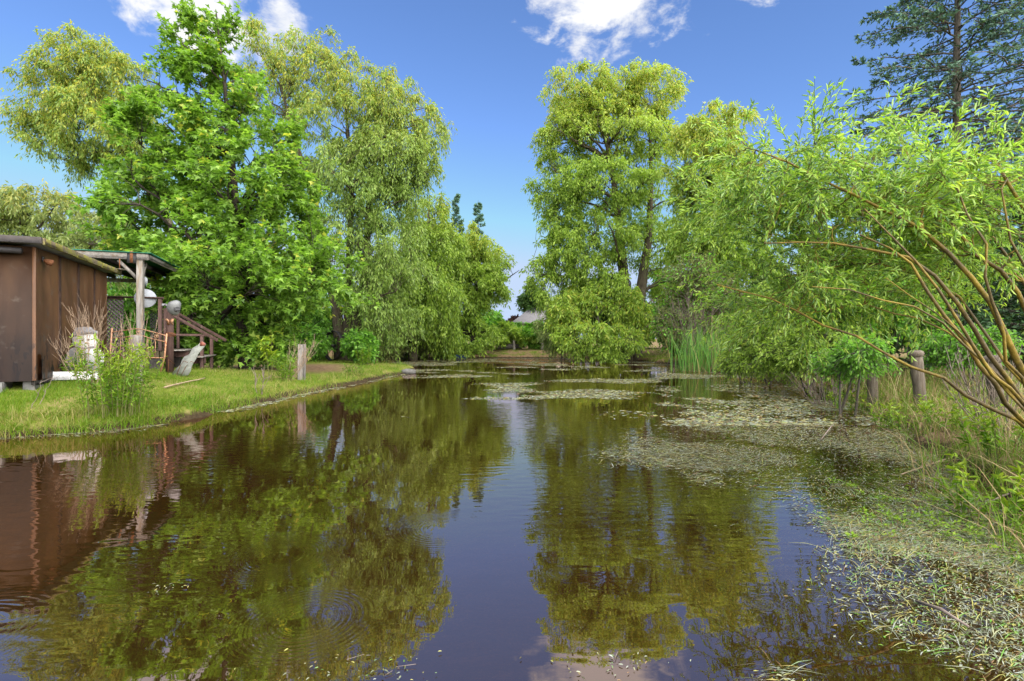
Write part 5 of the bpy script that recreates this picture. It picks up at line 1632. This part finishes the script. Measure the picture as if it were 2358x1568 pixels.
ang = np.where(rng.random(n) < .62, flow + rng.normal(size=n) * .35, rng.random(n) * 6.28)
tilt = rng.normal(size=n) * .03
ax = np.stack([np.cos(ang), np.sin(ang), tilt], -1)
nr = np.stack([rng.normal(size=n) * .07, rng.normal(size=n) * .07, np.ones(n)], -1)
pos = np.stack([x, y, .003 + .005 * rng.random(n)], -1)
V, Q, nf = place_leaves(pos[~far_], ax[~far_], nr[~far_], ln_[~far_], wr[~far_], T_DIA)
V2, Q2, nf = place_leaves(pos[far_], ax[far_], nr[far_], ln_[far_] * 1.2, wr[far_] * 1.0, T_TRI)
Q = [Q, Q2 + len(V)]
V = np.concatenate([V, V2])
green = (rng.random(n) < np.where((x > 1.6) & (y < 5) & (fbm(x * 1.2, y * 1.2, 261) > .46), .16, .03)) * rng.uniform(.4, 1, n)
stuff('floating_weed', V, Q, L_FLOAT, 'floating mats of pale leaves, straw and pond weed on the water', 'weed', {'rnd': rng.random(n), 'young': np.concatenate([green[~far_], green[far_]])})

k = (y < 12) & (mat_cover(x, y) > .3) & (rng.random(n) < .5)
m = int(k.sum())
pos2 = pos[k] + np.stack([rng.normal(size=m) * .06, rng.normal(size=m) * .06, -.022 - .05 * rng.random(m)], -1)
V, Q, nf = place_leaves(pos2, ax[k], nr[k], ln_[k] * 1.2, wr[k] * 1.3, T_DIA)
stuff('drowned_weed', V, Q, L_SUNKD, 'olive weed just under the surface below the floating mats', 'weed', {'rnd': rng.random(m), 'young': np.zeros(m)})

# green sprigs rising through the near weed
n = 1500
x, y = rng.uniform(1.0, 5.0, n), rng.uniform(1.8, 6.0, n)
k = (mat_cover(x, y) > .5) & (fbm(x * 1.3, y * 1.3, 271) > .47) & (pond_sd(x, y) < .3)
x, y = x[k], y[k]
m = 9
pos = np.repeat(np.stack([x, y, .012 + .02 * rng.random(len(x))], -1), m, 0)
a = np.tile(np.arange(m) * 2.4, len(x)) + rng.normal(size=len(pos)) * .3
ax = np.stack([np.cos(a), np.sin(a), .25 + .3 * rng.random(len(pos))], -1)
pos = pos + ax * .012 + np.stack([0 * a, 0 * a, rng.random(len(a)) * .03], -1)
V, Q, nf = place_leaves(pos, ax, np.array([0, 0, 1.0]) + rand_dirs(rng, len(pos)) * .4, rng.uniform(.018, .045, len(pos)), .45, T_DIA)
stuff('water_sprigs', V, Q, L_PLANT, 'small bright green water plants among the near floating weed', 'weed', {'rnd': rng.random(len(pos)), 'young': rng.random(len(pos)) * .3})

# sunken yellow green weed seen through the shallow water
n = 1500
x, y = rng.uniform(-.4, 3.2, n), rng.uniform(1.9, 4.6, n)
k = (fbm(x * 1.4, y * 1.4, 281) > .47) & (pond_sd(x, y) < -.15) & (x > .28 * y - .45)
x, y = x[k], y[k]
zb_ = ground_z(x, y)
m = 26
pos = np.repeat(np.stack([x, y, zb_], -1), m, 0)
hq = np.tile(np.linspace(.05, 1, m), len(x)) * np.repeat(np.clip(-.03 - zb_, .05, .60), m)
a = rng.random(len(pos)) * 6.28
lx = np.repeat(rng.normal(size=(len(x), 2)) * .35, m, 0)
pos = pos + np.concatenate([lx * hq[:, None], hq[:, None]], 1)
ax = np.stack([np.cos(a), np.sin(a), .15 + 0 * a], -1)
V, Q, nf = place_leaves(pos, ax, np.array([0, 0, 1.0]) + rand_dirs(rng, len(pos)) * .4, rng.uniform(.012, .03, len(pos)), .55, T_DIA)
stuff('sunken_weed', V, Q, L_SUNK, 'yellow green weed growing under the shallow near water', 'weed', {'rnd': rng.random(len(pos)), 'young': 0 * a})


# ------------------------------------------------------------------ single plants
def stalks(name, label, cat, base, n, hgt, spr, seed, leaf, stemm, per, size, width, lean=.25, start=.15, top=1.0, r=.004, tmpl=T_LONG, young=None, group=None, ldir=.35, bend=.2, base_r=.12, flat=.5):
    rg = np.random.default_rng(seed)
    root = thing(name, label, cat, base, group)
    b = np.array(base)
    a = rg.random(n) * 2 * math.pi
    rr = np.sqrt(rg.random(n)) * base_r
    st = b + np.stack([np.cos(a) * rr, np.sin(a) * rr, -.03 + 0 * a], -1)
    hh_ = hgt * rg.uniform(.55, 1.0, n)
    dr = np.stack([np.cos(a), np.sin(a), 0 * a], -1) * (rg.random(n) * spr)[:, None]
    en = st + dr * hh_[:, None] + np.array([0, 0, 1.0]) * hh_[:, None]
    ct = (st + en) / 2 - dr * hh_[:, None] * bend + np.array([0, 0, .05])
    P = bez(st, ct, en, 7)
    V, Q = tubes(P, np.broadcast_to(r * np.linspace(1, .4, 7), (n, 7)), 4)
    part('stems', V, Q, stemm, root, True)
    if per:
        V, Fc, nf, pos, tt = leaves_on(rg, P, per, size, width, tmpl, droop=.1, flat=flat, jit=.004, tmin=start, along=ldir)
        yg = np.zeros(len(pos)) if young is None else np.clip(young(tt, rg), 0, 1)
        part('leaves', V, Fc, leaf, root, False, {'rnd': np.repeat(rg.random(len(pos)), nf), 'young': np.repeat(yg, nf)})
    return root


def gp(u, Yd):
    x = (u - 1179) / F * Yd
    return (x, Yd, gz(x, Yd))


GREENSTEM = surface('green_stem', (0.10, 0.09, 0.03), (0.16, 0.17, 0.05), 12, .8, .1)
stalks('leafy_plant', 'tall clump of bright leafy stems at the left water edge', 'plant', gp(262, 8.85), 46, 1.40, .30, 301, L_PLANT, GREENSTEM, 40, (.05, .11), .28, r=.006, base_r=.38, young=lambda t, r: (t > .75) * r.uniform(.2, .9, len(t)))
stalks('leafy_plant', 'smaller leafy stems in front of the grey round post', 'plant', gp(300, 9.6), 26, .95, .40, 302, L_PLANT, GREENSTEM, 26, (.05, .10), .28, r=.005, base_r=.30, young=lambda t, r: (t > .75) * r.uniform(.2, .9, len(t)))
stalks('leafy_plant', 'low green stems beside the grey square post', 'plant', gp(655, 15.2), 26, .85, .35, 303, L_PLANT, GREENSTEM, 22, (.06, .11), .26, r=.005, base_r=.30)
stalks('leafy_plant', 'light green young stems in front of the willow shrub on the point', 'plant', gp(838, 23.9), 18, 1.0, .35, 304, L_PLANT, GREENSTEM, 20, (.09, .16), .28, r=.008, base_r=.3)
stalks('leafy_plant', 'small leafy plant at the waterline on the grassy point', 'plant', gp(815, 18.6), 16, .5, .6, 305, L_PLANT, GREENSTEM, 16, (.05, .10), .35, r=.005, base_r=.3)
stalks('leafy_plant', 'pale green weeds growing at the base of the shed below the snowman', 'plant', gp(150, 10.45), 22, .55, .5, 306, L_PLANT, GREENSTEM, 14, (.05, .10), .3, r=.004, base_r=.35)
for kx, (u, Yd, hgt, lb) in enumerate(((1905, 12.9, .55, 'leafy shoots standing in the water left of the straw bank'), (1960, 11.2, .7, 'leafy shoots at the foot of the half hidden old post'), (2065, 8.6, .6, 'broad leaved weeds in the straw below the capped post'), (2190, 7.2, .6, 'young leafy weeds in the straw near the golden stems'), (2310, 5.6, .7, 'green leafy weeds under the golden stems at the right edge'),
                                       (2330, 4.2, .55, 'bright leafy plant low at the right edge above the weed'))):
    stalks('bank_weeds', lb, 'plant', gp(u, Yd), 18, hgt, .6, 320 + kx, L_PLANT, GREENSTEM, 16, (.05, .11), .34, r=.004, base_r=.35, young=lambda t, r: (t > .7) * r.uniform(.2, .8, len(t)))
# compound-leaved sapling
stalks('leafy_sapling', 'thin sapling with drooping yellow green leaves on the left lawn', 'plant', gp(624, 15.0), 5, 1.45, .22, 307, L_PLANT, GREENSTEM, 20, (.12, .20), .36, start=.55, r=.010, base_r=.06, young=lambda t, r: r.uniform(.1, .8, len(t)), ldir=.0, flat=.8)


def dead(name, label, base, n, hgt, spr, seed, mat_, r=.005, sub=6, skew=(0, 0), subl=.4):
    rg = np.random.default_rng(seed)
    root = thing(name, label, 'dead plant', base)
    b = np.array(base)
    a = rg.random(n) * 2 * math.pi
    st = b + np.stack([np.cos(a) * .12, np.sin(a) * .12, -.04 + 0 * a], -1)
    hh_ = hgt * rg.uniform(.6, 1, n)
    dr = np.stack([np.cos(a), np.sin(a), 0 * a], -1) * (rg.random(n) * spr)[:, None] + np.array([skew[0], skew[1], 0])
    en = st + dr * hh_[:, None] + np.array([0, 0, 1.0]) * hh_[:, None]
    ct = (st + en) / 2 + dr * hh_[:, None] * .12
    P = bez(st, ct, en, 8)
    P[:, 1:] += rg.normal(size=(n, 7, 3)) * .012
    V, Q = tubes(P, np.broadcast_to(r * np.linspace(1, .4, 8), (n, 8)), 4)
    part('stems', V, Q, mat_, root, True)
    k = np.repeat(np.arange(n), sub)
    N_ = len(k)
    tt = rg.uniform(.4, .95, N_)
    i0 = np.minimum((tt * 7).astype(int), 6)
    s = P[k, i0]
    dd = unit(P[k, i0 + 1] - P[k, i0] + rg.normal(size=(N_, 3)) * .035)
    e = s + unit(dd * .8 + rand_dirs(rg, N_) * .55 + np.array([0, 0, .45])) * (subl * rg.uniform(.4, 1, N_))[:, None]
    P2 = bez(s, (s + e) / 2 + rand_dirs(rg, N_) * .03 - np.array([0, 0, .03]), e, 5)
    V, Q = tubes(P2, np.broadcast_to(r * .62 * np.linspace(1, .5, 5), (N_, 5)), 3)
    part('twigs', V, Q, mat_, root, True)
    return root


dead('dry_weed', 'dry beige branching weed standing over the snowman cutout', gp(205, 10.25), 18, 1.65, .55, 401, DRY, .0048, 10, subl=.55)
dead('dry_weed', 'dry beige weed stalks in front of the pergola post', gp(300, 11.0), 9, 1.7, .35, 402, DRY, .006, 6, subl=.45)
dead('dry_weed', 'pinkish dead twigs leaning right beside the grey square post', gp(662, 15.6), 12, 1.35, .35, 403, DRY, .009, 6, (.42, 0), subl=.5)
dead('dead_branch', 'grey dead branch trailing from the left bank into the water', gp(600, 12.55), 3, .8, .4, 404, DEADWOOD, .014, 5, (.25, -.3), subl=.4)
dead('dead_branch', 'bare dark twig standing by the shed corner', gp(70, 8.9), 2, .6, .3, 405, DEADWOOD, .008, 2, (.3, 0), subl=.3)
dead('dead_branch', 'ball of grey dead twigs high in the shrub behind the cattails', (at(1590, 690, 28.0)[0], 28.0, 0.55 + gz(at(1590, 690, 28.0)[0], 28.0)), 40, 3.6, .6, 406, DEADWOOD, .016, 8, subl=1.0)
dead('dead_branch', 'brown bare stems under the low branches on the right bank', gp(1905, 11.9), 22, 1.0, .8, 407, DEADWOOD, .007, 5, (-.15, 0), subl=.4)
dead('dead_branch', 'dark bare stems tangled below the golden stems at the right edge', gp(2300, 6.6), 16, 1.25, .6, 408, DEADWOOD, .008, 5, (-.2, 0), subl=.4)

# cattails
for kx, (u, Yd, n, hgt, lb) in enumerate(((1592, 25.6, 90, 2.9, 'leftmost tall green cattail clump in front of the shrubs'), (1632, 25.0, 100, 2.7, 'middle cattail clump with a brown spike'), (1672, 24.2, 80, 2.3, 'right cattail clump beside the overhanging shoots'), (1715, 22.8, 46, 1.6, 'short cattail clump at the foot of the light green bush'))):
    x0 = (u - 1179) / F * Yd
    base = (x0, Yd, max(gz(x0, Yd), -.25))
    rg = np.random.default_rng(500 + kx)
    root = thing('cattail_clump', lb, 'cattails', (base[0], base[1], max(base[2], 0.0)), 'cattails at the right bank')
    x = base[0] + rg.normal(size=n) * .42
    y = base[1] + rg.normal(size=n) * .35
    z = np.maximum(ground_z(x, y), -.1)
    V, Q, nf = blades(rg, x, y, z, hgt * rg.uniform(.6, 1, n), rg.uniform(.022, .036, n), .42, 5)
    part('leaves', V, Q, L_REED, root, False, {'rnd': np.repeat(rg.random(n), nf), 'young': np.repeat((rg.random(n) < .1) * .8, nf)})
    n = n // 2
    x = base[0] + rg.normal(size=n) * .5
    y = base[1] - .1 + rg.normal(size=n) * .35
    V, Q, nf = blades(rg, x, y, np.maximum(ground_z(x, y), -.05), .8 * rg.uniform(.4, 1, n), rg.uniform(.02, .034, n), 1.4, 4)
    part('dry_leaves', V, Q, L_STRAW, root, False, {'rnd': np.repeat(rg.random(n), nf), 'young': np.zeros(n * nf)}, label='dry brown lower leaves')
    if kx in (1, 2):
        sp_b = V3(base[0] + .05, base[1] - .2, 0)
        MB().tube([sp_b, sp_b + V3(.03, 0, hgt * .92)], [.012, .008], 6).part('stalk', STRAWTWIG, root)
        MB().lathe(sp_b + V3(.03, 0, hgt * .90), [(.006, 0), (.024, .02), (.026, .16), (.02, .24), (.006, .26)], 10).part('spike', CATTAIL, root, True)

# reeds by the far post, few
# fallen sticks floating in the weed
rg = np.random.default_rng(77)
for kx, (u0, v0, u1, v1, lb) in enumerate(((1890, 1015, 1932, 985, 'short dark stick slanting out of the mid weed mat'), (2240, 1045, 2075, 1105, 'pale straw stalk lying across the weed by the right bank'), (2250, 1175, 2358, 1140, 'dark forked twig over the weed at the right edge'), (2110, 1390, 2230, 1470, 'brown stick lying in the near lower right weed'))):
    D0, D1 = CH * F / (v0 - 784), CH * F / (v1 - 784)
    p0, p1 = at(u0, v0, D0), at(u1, v1, D1)
    p1[2] = .06 + .1 * (kx == 0)
    p0[2] = .015
    MB().tube([p0, (p0 + p1) / 2 + V3(0, 0, .02), p1], [.008, .010, .006], 6).single('floating_stick', STRAWTWIG if kx == 1 else DEADWOOD, lb, 'stick', p0, smooth=True)

# little rafts of torn leaves and twigs drifting on the open water
for kx, (u, v, n, sp, lb) in enumerate(((765, 1543, 26, .16, 'small raft of torn leaves at the lower edge, left one'), (895, 1556, 40, .13, 'small raft of torn leaves at the lower edge, right one'), (1405, 1530, 40, .15, 'loose drift of reddish leaves and straw at the lower edge'), (385, 1357, 22, .07, 'tiny yellow green leaf raft on the open left water'))):
    D0 = CH * F / (v - 784)
    c = at(u, v, D0)
    rg = np.random.default_rng(600 + kx)
    root = thing('leaf_raft', lb, 'leaves', (c[0], c[1], 0.0), 'leaf rafts on the open water')
    pos = np.stack([c[0] + rg.normal(size=n) * sp, c[1] + rg.normal(size=n) * sp * .45, .004 + .012 * rg.random(n)], -1)
    a = rg.random(n) * 6.28
    ax = np.stack([np.cos(a), np.sin(a), .1 * rg.normal(size=n)], -1)
    V, Q, nf = place_leaves(pos, ax, np.array([0, 0, 1.0]) + .25 * rg.normal(size=(n, 3)), rg.uniform(.010, .028, n), .34, T_LONG)
    part('leaves', V, Q, L_FLOAT, root, False, {'rnd': np.repeat(rg.random(n), nf), 'young': np.repeat((rg.random(n) < .12) * .6, nf)})
    mb = MB()
    for k in range(2):
        b0 = rg.normal(size=2) * sp * .5
        b1 = b0 + rg.normal(size=2) * np.array([.05, .03]) + np.array([.03, 0])
        mb.tube([(c[0] + b0[0], c[1] + b0[1], .006), (c[0] + b1[0], c[1] + b1[1], .012)], .0013, 5)
    mb.part('twigs', DEADWOOD, root)
